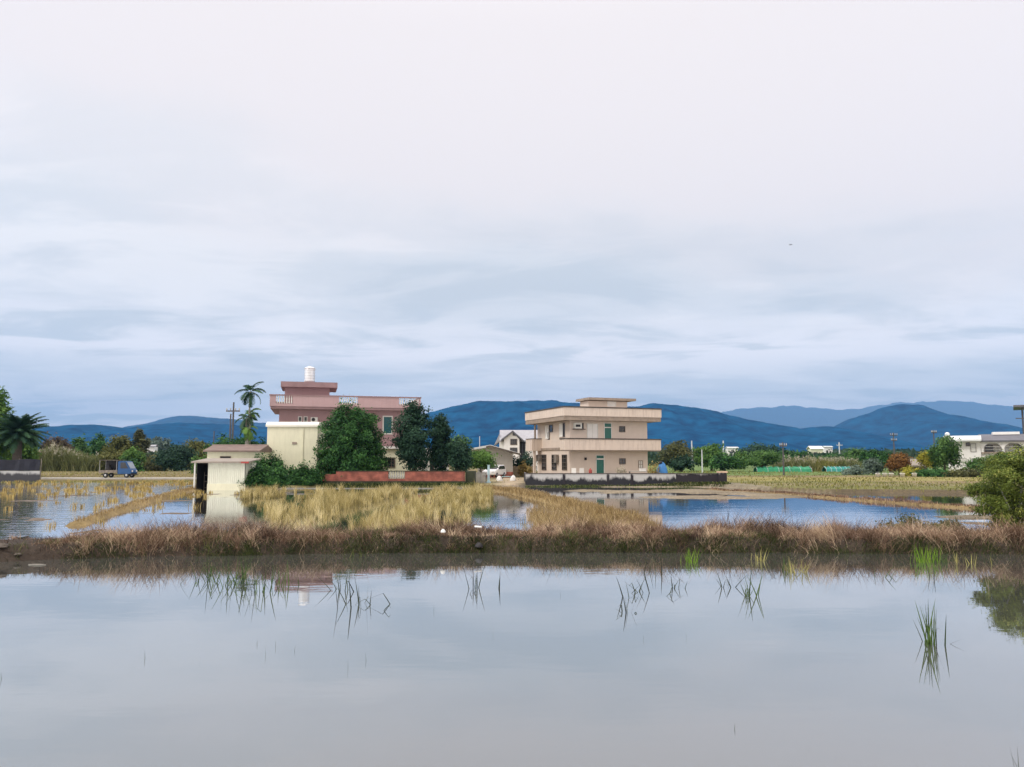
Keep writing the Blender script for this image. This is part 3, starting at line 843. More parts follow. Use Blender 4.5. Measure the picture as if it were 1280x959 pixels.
# ------------------------------------------------------------------ pink house
def pink_house():
    h = House('pink_house', 'dusty pink flat roofed house with balustrade parapet behind the cream shed and round tree', 'house', (-25.3, 80.0), R(14.5))
    W = h.F(526, 500, 0)[0]; Dp = 11.0
    zt = h.zz(338, 492.8, 0); zb = h.zz(338, 507.5, 0); zs = h.zz(345, 511, 0.3)
    a0 = h.F(349, 515, 1.0)[0]; a1 = h.F(514, 520, 1.0)[0]
    h.part('wall', M['pink'], (a0, a1, 1.0, Dp - 1, -0.1, zs))
    h.part('roof_slab', M['pink_slab'], (0.08, W - 0.08, 0.08, Dp - 0.08, zs, zb))
    # parapet with three balustrade openings
    gaps = [(345, 366), (424, 447), (499, 524)]
    ga = [(h.F(p, 500, 0)[0], h.F(q, 500, 0)[0]) for p, q in gaps]
    tz = zt - 0.12
    boxes = []; x = 0.0
    zr = zb + 0.28
    for g0, g1 in ga + [(W, W)]:
        if g0 - x > 0.02: boxes.append((x, g0, 0, 0.14, zb, tz))
        if g1 > g0: boxes.append((g0 + 0.002, g1 - 0.002, 0.004, 0.136, zb, zr))
        x = g1
    boxes += [(0, W, Dp - 0.14, Dp, zb, tz), (0, 0.14, 0.14, Dp - 0.14, zb, tz), (W - 0.14, W, 0.14, Dp - 0.14, zb, tz)]
    par = h.part('parapet', M['pink_par'], *boxes)
    h.part('coping', M['pink_slab'], *ring(-0.06, W + 0.06, -0.06, Dp + 0.06, 0.26, tz, zt), parent=par)
    for g0, g1 in ga:
        n = max(4, int((g1 - g0) / 0.24))
        for k in range(n):
            u = g0 + (g1 - g0) * (k + 0.5) / n
            MB().lathe([(0.05, 0), (0.075, 0.12), (0.045, 0.3), (0.07, (tz - zr) * 0.6), (0.04, (tz - zr) * 0.85), (0.06, tz - zr)], 8, (u, 0.07, zr)).build('baluster', M['offwhite'], par, smooth=True)
    # stair tower and its slab roof
    pb = 4.0
    pa0 = h.F(356, 490, pb)[0]; pa1 = h.F(412, 490, pb)[0]
    z1 = h.zz(385, 484.0, pb - 0.9); z2 = h.zz(385, 477.5, pb - 0.9)
    tw = h.part('stair_tower', M['pink'], (pa0, pa1, pb, pb + 4.5, zb - 0.1, z1))
    h.part('roof_slab', M['pink_slab'], (h.F(351, 480, pb - .9)[0], h.F(422, 480, pb - .9)[0], pb - 0.9, pb + 5.2, z1, z2), parent=tw)
    # openings
    b = 1.0
    g = lambda x: 320 + x / 7.99
    q = lambda y: 440 + y / 7.99
    for x0, x1 in ((420, 460), (475, 515)):
        u0, w0 = h.F(g(x0), q(702), b); u1, w1 = h.F(g(x1), q(645), b)
        h.opening('window', 'F', b, u0, u1, w0 - 0.4, w1, M['offwhite'], M['glass'], (0, 1))
    u0, w0 = h.F(g(545), q(700), b); u1, w1 = h.F(g(616), q(655), b)
    ac = h.part('air_conditioner', M['offwhite'], (u0, u1, b - 0.4, b, w0, w1), bevel=0.02)
    MB().lathe([(0.0, 0), (0.19, 0), (0.19, 0.02), (0.0, 0.02)], 16).build('fan_grille', M['dark'], ac).matrix_local = Matrix.Translation(((u0 + u1) / 2 - 0.08, b - 0.4, (w0 + w1) / 2)) @ Matrix.Rotation(R(90), 4, 'X')
    u0, w0 = h.F(478, 543, b); u1, w1 = h.F(491, 520, b)
    h.opening('window', 'F', b, u0, u1, w0, w1, M['offwhite'], M['teal_win'], (0, 0), fw=0.12)
    h.part('ledge', M['pink_par'], (a0 + 6, a1, b - 0.12, b - 0.003, 3.0, 3.3))
    return h, z2, pb


PH, PZ2, PPB = pink_house()


def water_tank():
    a0 = PH.F(380.3, 470, PPB + 1.4)[0]; a1 = PH.F(394, 470, PPB + 1.4)[0]
    ztop = PH.zz(387, 458.5, PPB + 1.4)
    p = PH.root.matrix_basis @ Vector(((a0 + a1) / 2, PPB + 1.4, PZ2))
    r = (a1 - a0) / 2; hh = ztop - PZ2
    t = thing('water_tank', 'shiny steel cylindrical water tank on the roof of the pink house', 'water tank', p)
    prof = [(r * 0.98, 0.18)]
    for k in range(5):
        z = 0.2 + (hh - 0.45) * (k + 0.5) / 5; prof += [(r * 0.98, z - 0.05), (r * 1.02, z), (r * 0.98, z + 0.05)]
    prof += [(r * 0.98, hh - 0.28), (r * 1.05, hh - 0.26), (r * 1.05, hh - 0.2), (r * 0.75, hh - 0.06), (r * 0.3, hh), (0.01, hh)]
    MB().lathe(prof, 28).build('tank_body', M['steel'], t, smooth=True)
    MB().lathe([(r * 0.95, 0), (r * 0.95, 0.17)], 20).build('tank_base', M['rust_roof'], t)
    MB().lathe([(r * 0.28, hh), (r * 0.28, hh + 0.07), (0.01, hh + 0.09)], 14).build('tank_lid', M['steel'], t)


water_tank()


# ------------------------------------------------------------------ cream buildings before the pink house
def cream_box():
    Y = 71.0
    h = House('cream_outhouse', 'tall plain cream windowless block in front of the pink house', 'outbuilding', (at(333.5, 560, Y).x, Y), 0)
    W = at(396.5, 560, Y).x - at(333.5, 560, Y).x
    z1 = at(640, 533.5, Y).z - ZL; z2 = at(640, 528, Y).z - ZL
    h.part('wall', M['cream'], (0, W, 0, 4.0, -0.1, z1))
    MB().prism_x([(-0.15, z1), (4.2, z1), (4.2, z2 + 0.1), (0.3, z2 + 0.05), (-0.15, z2 - 0.2)], -0.12, W + 0.12).build('roof', M['cream_top'], h.root)
    u, w = h.F(368, 554, 0)
    h.part('vent', M['slabband'], (u - 0.2, u + 0.22, -0.06, 0.0, w - 0.1, w + 0.1))
    u, w = h.F(379, 545, 0)
    h.part('downpipe', M['cream'], (u - 0.04, u + 0.04, -0.08, -0.003, 0, z1))


cream_box()


def annex():
    Y = 77.0
    x0 = at(455, 570, Y).x
    h = House('cream_annex', 'low cream annex with a barred brown window behind the red brick wall', 'outbuilding', (x0, Y), 0)
    f = lambda px, py: h.F(px, py, 0)
    W = f(517, 570)[0]; z1 = f(480, 561)[1]; z2 = f(480, 558)[1]
    h.part('wall', M['cream'], (0, W, 0, 3, -0.1, z1))
    h.part('roof_edge', M['white'], (-0.15, W + 0.15, -0.25, 3.2, z1, z2))
    u0, w0 = f(480, 584.5); u1, w1 = f(494, 572)
    h.opening('window', 'F', 0, u0, u1, w0, w1, M['bronze'], M['glass'], (2, 2), fw=0.1)
    # gabled end room
    u0 = f(520, 570)[0]; u1 = f(558, 570)[0]; zp = f(540, 559.5)[1]; ze = f(540, 572)[1]
    pr = [(u0, -0.1), (u1, -0.1), (u1, ze), ((u0 + u1) / 2 - 0.4, zp), (u0, ze + 0.5)]
    MB().prism_y(pr, 0.6, 3).build('end_room', M['offwhite'], h.root)
    d0, dz = f(536.5, 576); d1, _ = f(542, 576)
    h.opening('door', 'F', 0.6, d0, d1, -0.05, dz, M['bronze'], M['dark'], (0, 0))


annex()


def shed_back():
    Y = 68.0
    x0 = at(259, 570, Y).x
    h = House('cream_shed', 'long cream shed with a rusty brown roof behind the small tin shed', 'shed', (x0, Y), 0)
    f = lambda px, py: h.F(px, py, 0)
    W = f(325, 570)[0]; z1 = f(280, 565)[1]
    zr = h.F(280, 557.0, 1.8)[1]
    h.part('wall', M['cream'], (0, W, 0, 3.6, -0.1, z1))
    MB().prism_x([(-0.35, z1), (3.9, z1), (3.9, z1 + 0.1), (1.9, zr), (1.7, zr), (-0.35, z1 + 0.12)], -0.25, W + 0.1).build('roof', M['rust_roof'], h.root)
    MB().prism_x([(1.55, zr - 0.02), (2.05, zr - 0.02), (1.8, zr + 0.09)], -0.27, W + 0.12).build('ridge_cap', M['rust_roof'], h.root)
    u0, w0 = f(275, 573.2); u1, w1 = f(289, 571)
    h.opening('window', 'F', 0, u0, u1, w0, w1 + 0.05, M['slabband'], M['dark'], (0, 0), fw=0.03)


shed_back()


def tin_shed():
    Y = 61.5
    zg = 0.33
    x0 = at(242, 590, Y).x
    h = House('tin_shed', 'small pale corrugated tin shed with one dark open side at the paddy edge', 'shed', (x0, Y), 0, zg)
    f = lambda px, py: h.F(px, py, 0)
    u0 = f(260, 590)[0]; W = f(306.5, 590)[0]; Wr = f(312, 590)[0]
    z1 = f(280, 578.5)[1]; zt = f(280, 574)[1]
    # corrugated front sheet
    xs = np.arange(u0, W, 0.038); m = MB(); vs = []; fs = []
    for i, x in enumerate(xs):
        d = 0.014 * math.sin(i * math.pi / 2)
        vs += [(x, d, 0.38), (x, d, z1)]
    for i in range(len(xs) - 1): fs.append((2 * i, 2 * i + 2, 2 * i + 3, 2 * i + 1))
    m.add(vs, fs).build('tin_wall', M['shedwall'], h.root)
    h.part('plinth', M['cream'], (u0 - 0.02, W + 0.03, -0.03, 0.2, -0.5, 0.38))
    h.part('side_wall', M['shedwall'], (W - 0.05, W, 0.2, 2.6, -0.5, z1))
    h.part('back_wall', M['wood'], (0.0, W - 0.05, 2.55, 2.6, -0.3, z1))
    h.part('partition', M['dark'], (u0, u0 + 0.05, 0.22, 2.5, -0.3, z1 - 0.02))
    h.part('side_wall', M['dark'], (0.03, 0.08, 0.5, 2.54, -0.3, z1 - 0.02))  # this wall and the partition are coloured dark for the shade inside
    h.part('post', M['offwhite'], (0.02, 0.13, 0.0, 0.12, -0.5, z1 + 0.06))
    MB().prism_x([(-0.3, z1 - 0.02), (2.9, z1 + 0.28), (2.9, z1 + 0.36), (-0.3, z1 + 0.10)], -0.12, Wr).build('roof', M['tin_roof'], h.root)
    h.part('roof_patch', M['red'], (W - 0.25, Wr + 0.02, -0.34, -0.306, z1 - 0.05, z1 + 0.09))
    sh = thing('storage_shelf', 'dark cluttered shelf inside the open side of the tin shed', 'shelf', (x0 + 0.3, Y + 1.4, zg))
    for z in (0.0, 0.5, 1.0): MB().box(0, 0.75, 0, 0.6, z, z + 0.04).build('shelf_board', M['wood'], sh)
    for x in (0, 0.71): MB().box(x, x + 0.04, -0.02, -0.002, -0.3, 1.3).build('leg', M['wood'], sh)


tin_shed()


# ------------------------------------------------------------------ red brick garden wall
def brick_wall():
    Y = 67.5
    X = lambda px: at(px, 600, Y).x
    zt = at(640, 588.5, Y).z - ZL
    zb = at(640, 601.5, Y).z - ZL
    t = thing('brick_wall', 'low red brick garden wall with a small white balustrade and mossy foot', 'wall', (0, Y, ZL))
    MB().box(X(396), X(581.5), -0.06, 0.26, -0.35, zb).build('foot', M['brickdark'], t)
    xa, xb = X(485), X(506)
    MB().box(X(420), xa, 0, 0.2, zb, zt - 0.06).build('brick_panel', M['brick'], t)
    o = MB().box(X(397), X(420) - 0.004, 0.06, 0.2, zb, zt - 0.3).build('brick_panel', M['brick'], t); o['label'] = 'lower end of the wall half under the vines'
    MB().box(xb, X(581), 0, 0.2, zb, zt - 0.06).build('brick_panel', M['brick'], t)
    MB().box(xa + 0.003, xb - 0.003, 0.02, 0.18, zb, zb + 0.2).build('brick_panel', M['brick'], t)
    MB().box(X(420), X(582), -0.04, 0.24, zt - 0.06, zt).build('coping', M['brickdark'], t)
    for k in range(7):
        x = xa + (xb - xa) * (k + 0.5) / 7
        hh = zt - 0.06 - zb - 0.2
        MB().lathe([(0.05, 0), (0.085, hh * 0.3), (0.04, hh * 0.6), (0.07, hh)], 8, (x, 0.1, zb + 0.2)).build('baluster', M['concrete'], t, smooth=True)
    o = MB().box(X(581.5) + 0.004, X(593), 0.3, 3.0, -0.35, zt - 0.05).build('return_wall', M['brickdark'], t)


brick_wall()


# gate panel, light blue post
def gate():
    Y = 72.0
    t = thing('metal_gate', 'grey metal gate panel between the brick wall and the light blue post', 'gate', (at(600, 600, Y).x, Y, ZL))
    w = hpx(14, Y) / 2; zt = at(640, 590.5, Y).z - ZL
    m = MB()
    for k in range(9):
        x = -w + 2 * w * k / 9; m.box(x, x + 2 * w / 9 - 0.02, 0, 0.03, 0.0, zt)
    m.build('sheet', M['concrete'], t)
    for z in (zt - 0.12, 0.1): MB().box(-w, w, 0.035, 0.08, z, z + 0.07).build('rail', M['pole'], t)
    for a in (-w - 0.08, w + 0.01): MB().box(a, a + 0.07, 0, 0.08, -0.1, zt + 0.05).build('gate_upright', M['pole'], t)
    Y = 73.0
    p = thing('gate_post', 'slim light blue gate post standing beside the grey gate panel', 'post', (at(610.7, 600, Y).x, Y, ZL))
    zt = at(640, 582, Y).z - ZL
    MB().box(-0.11, 0.11, -0.11, 0.11, -0.1, zt).build('shaft', M['lightblue'], p, bevel=0.01)
    MB().box(-0.3, 0.22, -0.25, 0.25, -0.1, 0.12).build('foot', M['lightblue'], p)
    MB().box(-0.14, 0.14, -0.14, 0.14, zt + 0.003, zt + 0.05).build('cap', M['lightblue'], p)


gate()


# ------------------------------------------------------------------ vehicles
def wheel(parent, x, y, r, w, rot=0):
    o = MB().lathe([(r * 0.6, -w / 2), (r * 0.95, -w / 2), (r, -w * 0.3), (r, w * 0.3), (r * 0.95, w / 2), (r * 0.6, w / 2)], 20).build('wheel', M['rubber'], parent, smooth=True)
    o.matrix_local = Matrix.Translation((x, y, r)) @ Matrix.Rotation(R(90), 4, 'X')
    MB().lathe([(0.01, -w / 2 - 0.012), (r * 0.35, -w / 2 - 0.012), (r * 0.58, -w / 2 + 0.03), (r * 0.58, w / 2 - 0.03), (r * 0.35, w / 2 + 0.012), (0.01, w / 2 + 0.012)], 16).build('rim', M['hub'], o)
    return o


def truck():
    Y = 87.4
    xl = at(127.5, 590, Y).x; xr = at(168, 590, Y).x; Lg = xr - xl
    t = thing('farm_truck', 'small blue farm truck with open bed on the lane at left', 'truck', (xl, Y, 0.60))
    hw = 0.72
    zt = at(640, 576.5, Y).z - 0.60
    cx = Lg - 1.55
    cab = MB().prism_y([(cx, 0.42), (Lg - 0.1, 0.42), (Lg, 0.55), (Lg - 0.02, 0.85), (Lg - 0.18, 1.02), (Lg - 0.62, zt - 0.06), (Lg - 0.75, zt), (cx + 0.05, zt), (cx, zt - 0.06)], -hw, hw).build('cab', M['blue_paint'], t, bevel=0.03)
    MB().prism_y([(Lg - 0.21, 1.0), (Lg - 0.165, 1.05), (Lg - 0.575, zt - 0.12), (Lg - 0.62, zt - 0.17)], -hw + 0.1, hw - 0.1).build('windscreen', M['screen'], cab)
    MB().prism_y([(cx + 0.3, 1.05), (Lg - 0.38, 1.05), (Lg - 0.72, zt - 0.15), (cx + 0.3, zt - 0.15)], -hw - 0.012, -hw + 0.01).build('side_window', M['glass'], cab)
    for s in (-1, 1): MB().box(Lg - 0.06, Lg + 0.02, s * 0.5 - 0.12, s * 0.5 + 0.12, 0.68, 0.82).build('headlight', M['white'], cab)
    MB().box(Lg - 0.12, Lg + 0.06, -hw, hw, 0.32, 0.46).build('bumper', M['dark'], t, bevel=0.02)
    MB().box(0.1, Lg - 0.2, -0.35, 0.35, 0.34, 0.46).build('chassis', M['dark'], t)
    MB().box(0, cx - 0.05, -hw, hw, 0.56, 0.64).box(0, cx - 0.05, -hw, -hw + 0.04, 0.64, 0.86).box(0, cx - 0.05, hw - 0.04, hw, 0.64, 0.86).box(0, 0.04, -hw + 0.04, hw - 0.04, 0.64, 0.86).build('cargo_bed', M['wood'], t)
    for x in (0.06, cx - 0.15):
        for y in (-hw + 0.06, hw - 0.06): MB().tube([(x, y, 0.8), (x, y, zt + 0.08)], 0.025, 6).build('canopy_post', M['hub'], t)
    MB().box(-0.05, cx + 0.25, -hw - 0.03, hw + 0.03, zt + 0.08, zt + 0.13).build('canopy_roof', M['wood'], t, bevel=0.015)
    MB().box(0.05, cx - 0.08, hw - 0.05, hw - 0.01, 0.87, zt + 0.06).build('dark_cargo_shade', M['dark'], t)  # added dark sheet: shade of the canopied bed put into its colour
    for x in (0.75, Lg - 0.55):
        for y in (-hw + 0.1, hw - 0.1): wheel(t, x, y, 0.29, 0.17)
    b = MB()
    b.lathe([(0.1, 0), (0.3, 0.06), (0.34, 0.3), (0.22, 0.62), (0.12, 0.7), (0.16, 0.78), (0.02, 0.8)], 12)
    o = b.build('dark_sack', M['dark'], smooth=True); o.location = (xl + 0.85, Y, 1.24)
    tag(o, 'dark tied sack standing in the bed of the blue truck', 'sack')


truck()


def white_car():
    Y = 92.0
    x = at(618, 590, Y).x
    t = thing('parked_car', 'white car parked beside the grey tin barn behind the gate', 'car', (x, Y, ZL + 0.1), R(250))
    Ln, hw = 3.9, 0.8
    prof = [(-Ln / 2, 0.3), (Ln / 2 - 0.05, 0.3), (Ln / 2, 0.5), (Ln / 2 - 0.06, 0.75), (Ln / 2 - 0.9, 0.92), (Ln / 2 - 1.5, 1.4), (-Ln / 2 + 0.6, 1.46), (-Ln / 2 + 0.1, 1.0), (-Ln / 2, 0.8)]
    b = MB().prism_y(prof, -hw, hw).build('body', M['carwhite'], t, bevel=0.06)
    MB().prism_y([(Ln / 2 - 0.93, 0.95), (Ln / 2 - 0.9, 0.99), (Ln / 2 - 1.46, 1.39), (Ln / 2 - 1.5, 1.36)], -hw + 0.12, hw - 0.12).build('windscreen', M['glass'], b)
    for s in (-1, 1):
        MB().prism_y([(Ln / 2 - 1.15, 0.95), (Ln / 2 - 1.55, 1.33), (-Ln / 2 + 0.7, 1.36), (-Ln / 2 + 0.4, 0.98)], s * hw - 0.01, s * hw + 0.01).build('side_window', M['glass'], b)
        MB().box(Ln / 2 - 0.08, Ln / 2 + 0.01, s * 0.55 - 0.14, s * 0.55 + 0.14, 0.58, 0.7).build('headlight', M['steel'], b)
    for xx in (-1.2, 1.2):
        for y in (-hw + 0.08, hw - 0.08): wheel(t, xx, y, 0.3, 0.18)


white_car()


# heap under a blue tarpaulin, at the far end of the yard
def blob_mesh(name, mat, parent, rx, ry, rz, seed, n=28, amp=0.18, flat=True):
    rr = np.random.default_rng(seed)
    vs, fs = [], []
    for i in range(n // 2 + 1):
        th = math.pi * i / (n // 2) if not flat else (math.pi / 2) * i / (n // 2)
        for k in range(n):
            ph = 2 * math.pi * k / n
            nn = float(fbm(np.array([3 * math.cos(ph) + seed]), np.array([3 * math.sin(ph) + th * 2]), 3)[0])
            s = 1 + amp * 2 * (nn - 0.5)
            vs.append((rx * s * math.sin(th), 0, 0) if False else (rx * s * math.sin(th) * math.cos(ph), ry * s * math.sin(th) * math.sin(ph), rz * s * math.cos(th)))
    for i in range(n // 2):
        for k in range(n): fs.append((i * n + k, i * n + (k + 1) % n, (i + 1) * n + (k + 1) % n, (i + 1) * n + k))
    return MB().add(vs, fs).build(name, mat, parent, smooth=True)


def yard_things():
    Y = 77.0
    p = at(827.5, 590, Y)
    t = thing('tarpaulin_heap', 'tall heap under a blue tarpaulin in the yard beside the beige house', 'covered heap', (p.x, Y, ZL))
    zt = at(640, 578.5, Y).z - ZL
    blob_mesh('tarpaulin', M['blue_tarp'], t, 0.62, 0.6, zt, 5, amp=0.12)
    MB().tube([(-0.35, -0.2, zt - 0.05), (-0.2, -0.2, zt + 0.02), (0.02, -0.2, zt + 0.05)], [0.1, 0.13, 0.05], 8).build('dark_cover', M['dark'], t)
    # trestle table with boxes in the yard
    Y = 78.2; x0 = at(786, 590, Y).x; x1 = at(811, 590, Y).x
    t = thing('yard_table', 'long grey work table in front of the right end of the beige house', 'table', ((x0 + x1) / 2, Y, ZL))
    w = (x1 - x0) / 2
    MB().box(-w, w, -0.3, 0.3, 0.98, 1.04).build('table_top', M['concrete'], t)
    for x in (-w + 0.08, w - 0.08):
        for y in (-0.25, 0.25): MB().box(x - 0.03, x + 0.03, y - 0.03, y + 0.03, 0, 0.98).build('leg', M['pole'], t)
    o = MB().box(-0.3, 0.3, -0.2, 0.2, 0, 0.22).box(-0.33, 0.33, -0.23, 0.23, 0.22, 0.27).build('white_crate', M['white']); o.location = (x0 + 1.4, Y, ZL + 1.04); tag(o, 'white lidded crate on the grey work table', 'crate')
    # red gas bottle by the lower door
    Y = 79.3
    p = at(738, 590, Y)
    t = thing('gas_bottle', 'red gas bottle standing left of the lower green door', 'gas bottle', (p.x, Y, ZL + 0.6))
    MB().box(-0.3, 0.3, -0.2, 0.2, -0.6, 0).build('stand', M['concrete'], t)
    MB().lathe([(0.14, 0), (0.17, 0.05), (0.17, 0.48), (0.1, 0.6), (0.05, 0.62), (0.05, 0.7)], 16).build('bottle_body', M['red'], t, smooth=True)
    # white plastic chairs
    proto = None
    for px in (718, 726):
        if proto is None:
            t = thing('garden_chair', 'pale garden chair at the left, by the corner of the beige house', 'chair', group='pale chairs in the yard')
            MB().box(-0.24, 0.24, -0.22, 0.22, 0.42, 0.46).build('seat', M['white'], t)
            MB().box(-0.24, 0.24, 0.2, 0.24, 0.46, 1.05).build('backrest', M['white'], t)
            for x in (-0.21, 0.21):
                for y in (-0.19, 0.19): MB().box(x - 0.02, x + 0.02, y - 0.02, y + 0.02, 0, 0.42).build('leg', M['white'], t)
            for x in (-0.25, 0.25): MB().box(x - 0.025, x + 0.025, -0.22, 0.2, 0.64, 0.67).build('armrest', M['white'], t)
            proto = t
        else:
            t = copy_tree(proto); t['label'] = 'pale garden chair nearer the red gas bottle'
        Y = 78.2
        t.location = (at(px, 590, Y).x, Y, ZL + 0.28); t.rotation_euler = (0, 0, R(160 if px == 718 else 200))
    # pale bundle of cut stalks
    # sacks and little teal table near the car
    Y = 80.0
    for px, r, lb in ((624, 0.34, 'white sack left of the teal table in the yard'), (641, 0.3, 'white sack right of the teal table in the yard')):
        p = at(px, 600, Y)
        o = blob_mesh('white_sack', M['sack'], None, r, r * 0.8, 0.5, int(px), amp=0.25); o.location = (p.x, Y, ZL)
        tag(o, lb, 'sack', 'white sacks in the yard')
    p = at(633, 600, Y)
    t = thing('small_table', 'low teal topped table among the white sacks in the yard', 'table', (p.x, Y + 0.3, ZL))
    MB().box(-0.5, 0.5, -0.3, 0.3, 0.4, 0.46).build('table_top', M['tealtop'], t, bevel=0.01)
    for x in (-0.42, 0.42):
        for y in (-0.24, 0.24): MB().box(x - 0.03, x + 0.03, y - 0.03, y + 0.03, 0, 0.4).build('leg', M['pole'], t)
    # tan board fence behind
    Y = 99
    x0 = at(640, 590, Y).x; x1 = at(669, 590, Y).x; zt = at(640, 583, Y).z - ZL
    t = thing('board_fence', 'tan board fence between the tin barn and the beige house', 'fence', (x0, Y, ZL))
    m = MB(); n = 14
    for k in range(n): m.box((x1 - x0) * k / n, (x1 - x0) * (k + 1) / n - 0.015, 0, 0.04, 0, zt + 0.05 * math.sin(k * 2.1))
    m.build('boards', M['tan'], t)
    for k in range(4): MB().box((x1 - x0) * k / 3 - 0.04, (x1 - x0) * k / 3 + 0.04, 0.045, 0.12, 0, zt).build('post', M['wood'], t)


yard_things()


# ------------------------------------------------------------------ grey tin barn, distant white house
def tin_barn():
    Y = 95.0
    xa = at(597, 570, Y).x
    h = House('tin_barn', 'grey corrugated tin barn with a low gable roof left of the beige house', 'barn', (xa, Y), 0)
    f = lambda px, py: h.F(px, py, 0)
    W = f(641, 570)[0]; zp = f(613, 559)[1]; ze = f(641, 566.5)[1]; zl = f(590, 563)[1]; xp = f(613, 559)[0]
    xs = np.linspace(0, W, 120); vs = []; fs = []
    rows = 40
    top = np.interp(xs, [0, xp, W], [zl + 0.3, zp, ze])
    # horizontal sheeting: ribs run level
    for r in range(rows + 1):
        for x, tz in zip((0, W), (0, 0)):
            pass
    MB().prism_y([(0, -0.1), (W, -0.1), (W, ze), (xp, zp), (0, zl + 0.35)], 0, 9).build('wall', M['grey_tin'], h.root)
    m = MB()
    z = 0.9
    while z < ze - 0.1:
        m.box(0.02, W - 0.02, -0.035, -0.004, z, z + 0.05); z += 0.28
    m.build('wall_ribs', M['grey_tin'], h.root)
    MB().box(0.3, W + 0.02, -0.05, -0.005, -0.1, 0.7).build('brick_base', M['brick'], h.root)
    xr = f(651, 567)[0]; xl = f(584, 562)[0]; zr = f(651, 568.5)[1]
    MB().prism_y([(xl, zl - 0.05), (xp, zp - 0.002), (xr, zr), (xr, zr + 0.16), (xp, zp + 0.28), (xl, zl + 0.14)], -0.8, 9.5).build('roof', M['pale_tin'], h.root)
    MB().prism_y([(xp - 0.5, zp - 0.12), (xp, zp + 0.02), (xr - 0.05, zr - 0.0), (xr - 0.05, zr + 0.13), (xp, zp + 0.2), (xp - 0.5, zp + 0.1)], -0.83, -0.805).build('fascia', M['bronze'], h.root)


tin_barn()


def white_gable_house():
    Y = 140.0
    xa = at(620, 560, Y).x
    h = House('white_gable_house', 'white house with grey tiled roof and front gable behind the tin barn', 'house', (xa, Y), 0)
    f = lambda px, py: h.F(px, py, 0)
    W = f(672, 560)[0]
    g = lambda x: 580 + x / 9.59
    q = lambda y: 520 + y / 9.59
    ze = f(640, q(290))[1]; zr = f(640, q(172))[1]
    h.part('wall', M['white'], (0.6, W, 0, 8, -0.1, ze))
    # main roof with ridge along x
    xl = f(g(425), q(180))[0]
    MB().prism_x([(-0.7, ze - 0.3), (4, zr), (8.7, ze - 0.3), (8.7, ze - 0.05), (4, zr + 0.2), (-0.7, ze - 0.05)], xl, W + 0.6).build('roof', M['grey_roof'], h.root)
    # left hipped lower part
    x2 = f(g(360), q(330))[0]
    MB().prism_y([(x2, f(640, q(350))[1]), (xl, ze - 0.2), (xl, zr - 0.6)], 0.6, 7).build('roof', M['grey_roof'], h.root)
    # front gable bay
    gx0 = f(g(480), q(260))[0]; gx1 = f(g(662), q(260))[0]; gp = (gx0 + gx1) / 2 + 0.2
    zg = f(g(590), q(200))[1]; zge = f(640, q(280))[1]
    bay = MB().prism_y([(gx0, -0.1), (gx1, -0.1), (gx1, zge), (gp, zg), (gx0, zge)], -1.8, 0.0 - 0.004).build('gable_bay', M['white'], h.root)
    MB().prism_y([(gx0 - 0.5, zge - 0.35), (gp, zg + 0.02), (gx1 + 0.9, zge - 0.6), (gx1 + 0.9, zge - 0.3), (gp, zg + 0.32), (gx0 - 0.5, zge - 0.05)], -2.2, 2.5).build('roof', M['dark_roof'], bay)
    u0, w0 = h.F(g(555), q(348), -1.8); u1, w1 = h.F(g(637), q(275), -1.8)
    h.opening('window', 'F', -1.8, u0, u1, w0, w1, M['bronze'], M['glass'], (2, 1), fw=0.12, parent=bay)
    u0, w0 = h.F(g(550), q(400), -1.8); u1, w1 = h.F(g(640), q(380), -1.8)
    h.opening('window', 'F', -1.8, u0, u1, w0 - 0.6, w1, M['bronze'], M['glass'], (2, 0), parent=bay)
    u0, w0 = h.F(g(583), q(237), -1.8)
    h.opening('window', 'F', -1.8, u0, u0 + 0.55, w0, w0 + 0.5, M['bronze'], M['glass'], (0, 0), parent=bay)
    u0, w0 = h.F(g(750), q(340), 0); u1, w1 = h.F(g(788), q(288), 0)
    h.opening('window', 'F', 0, u0, u1, w0, w1, M['bronze'], M['glass'], (1, 0))
    # porch right of the bay: flat pane, its shade put into the dark colour
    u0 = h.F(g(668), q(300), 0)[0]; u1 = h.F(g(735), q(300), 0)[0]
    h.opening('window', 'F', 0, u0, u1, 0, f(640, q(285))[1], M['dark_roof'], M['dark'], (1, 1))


white_gable_house()


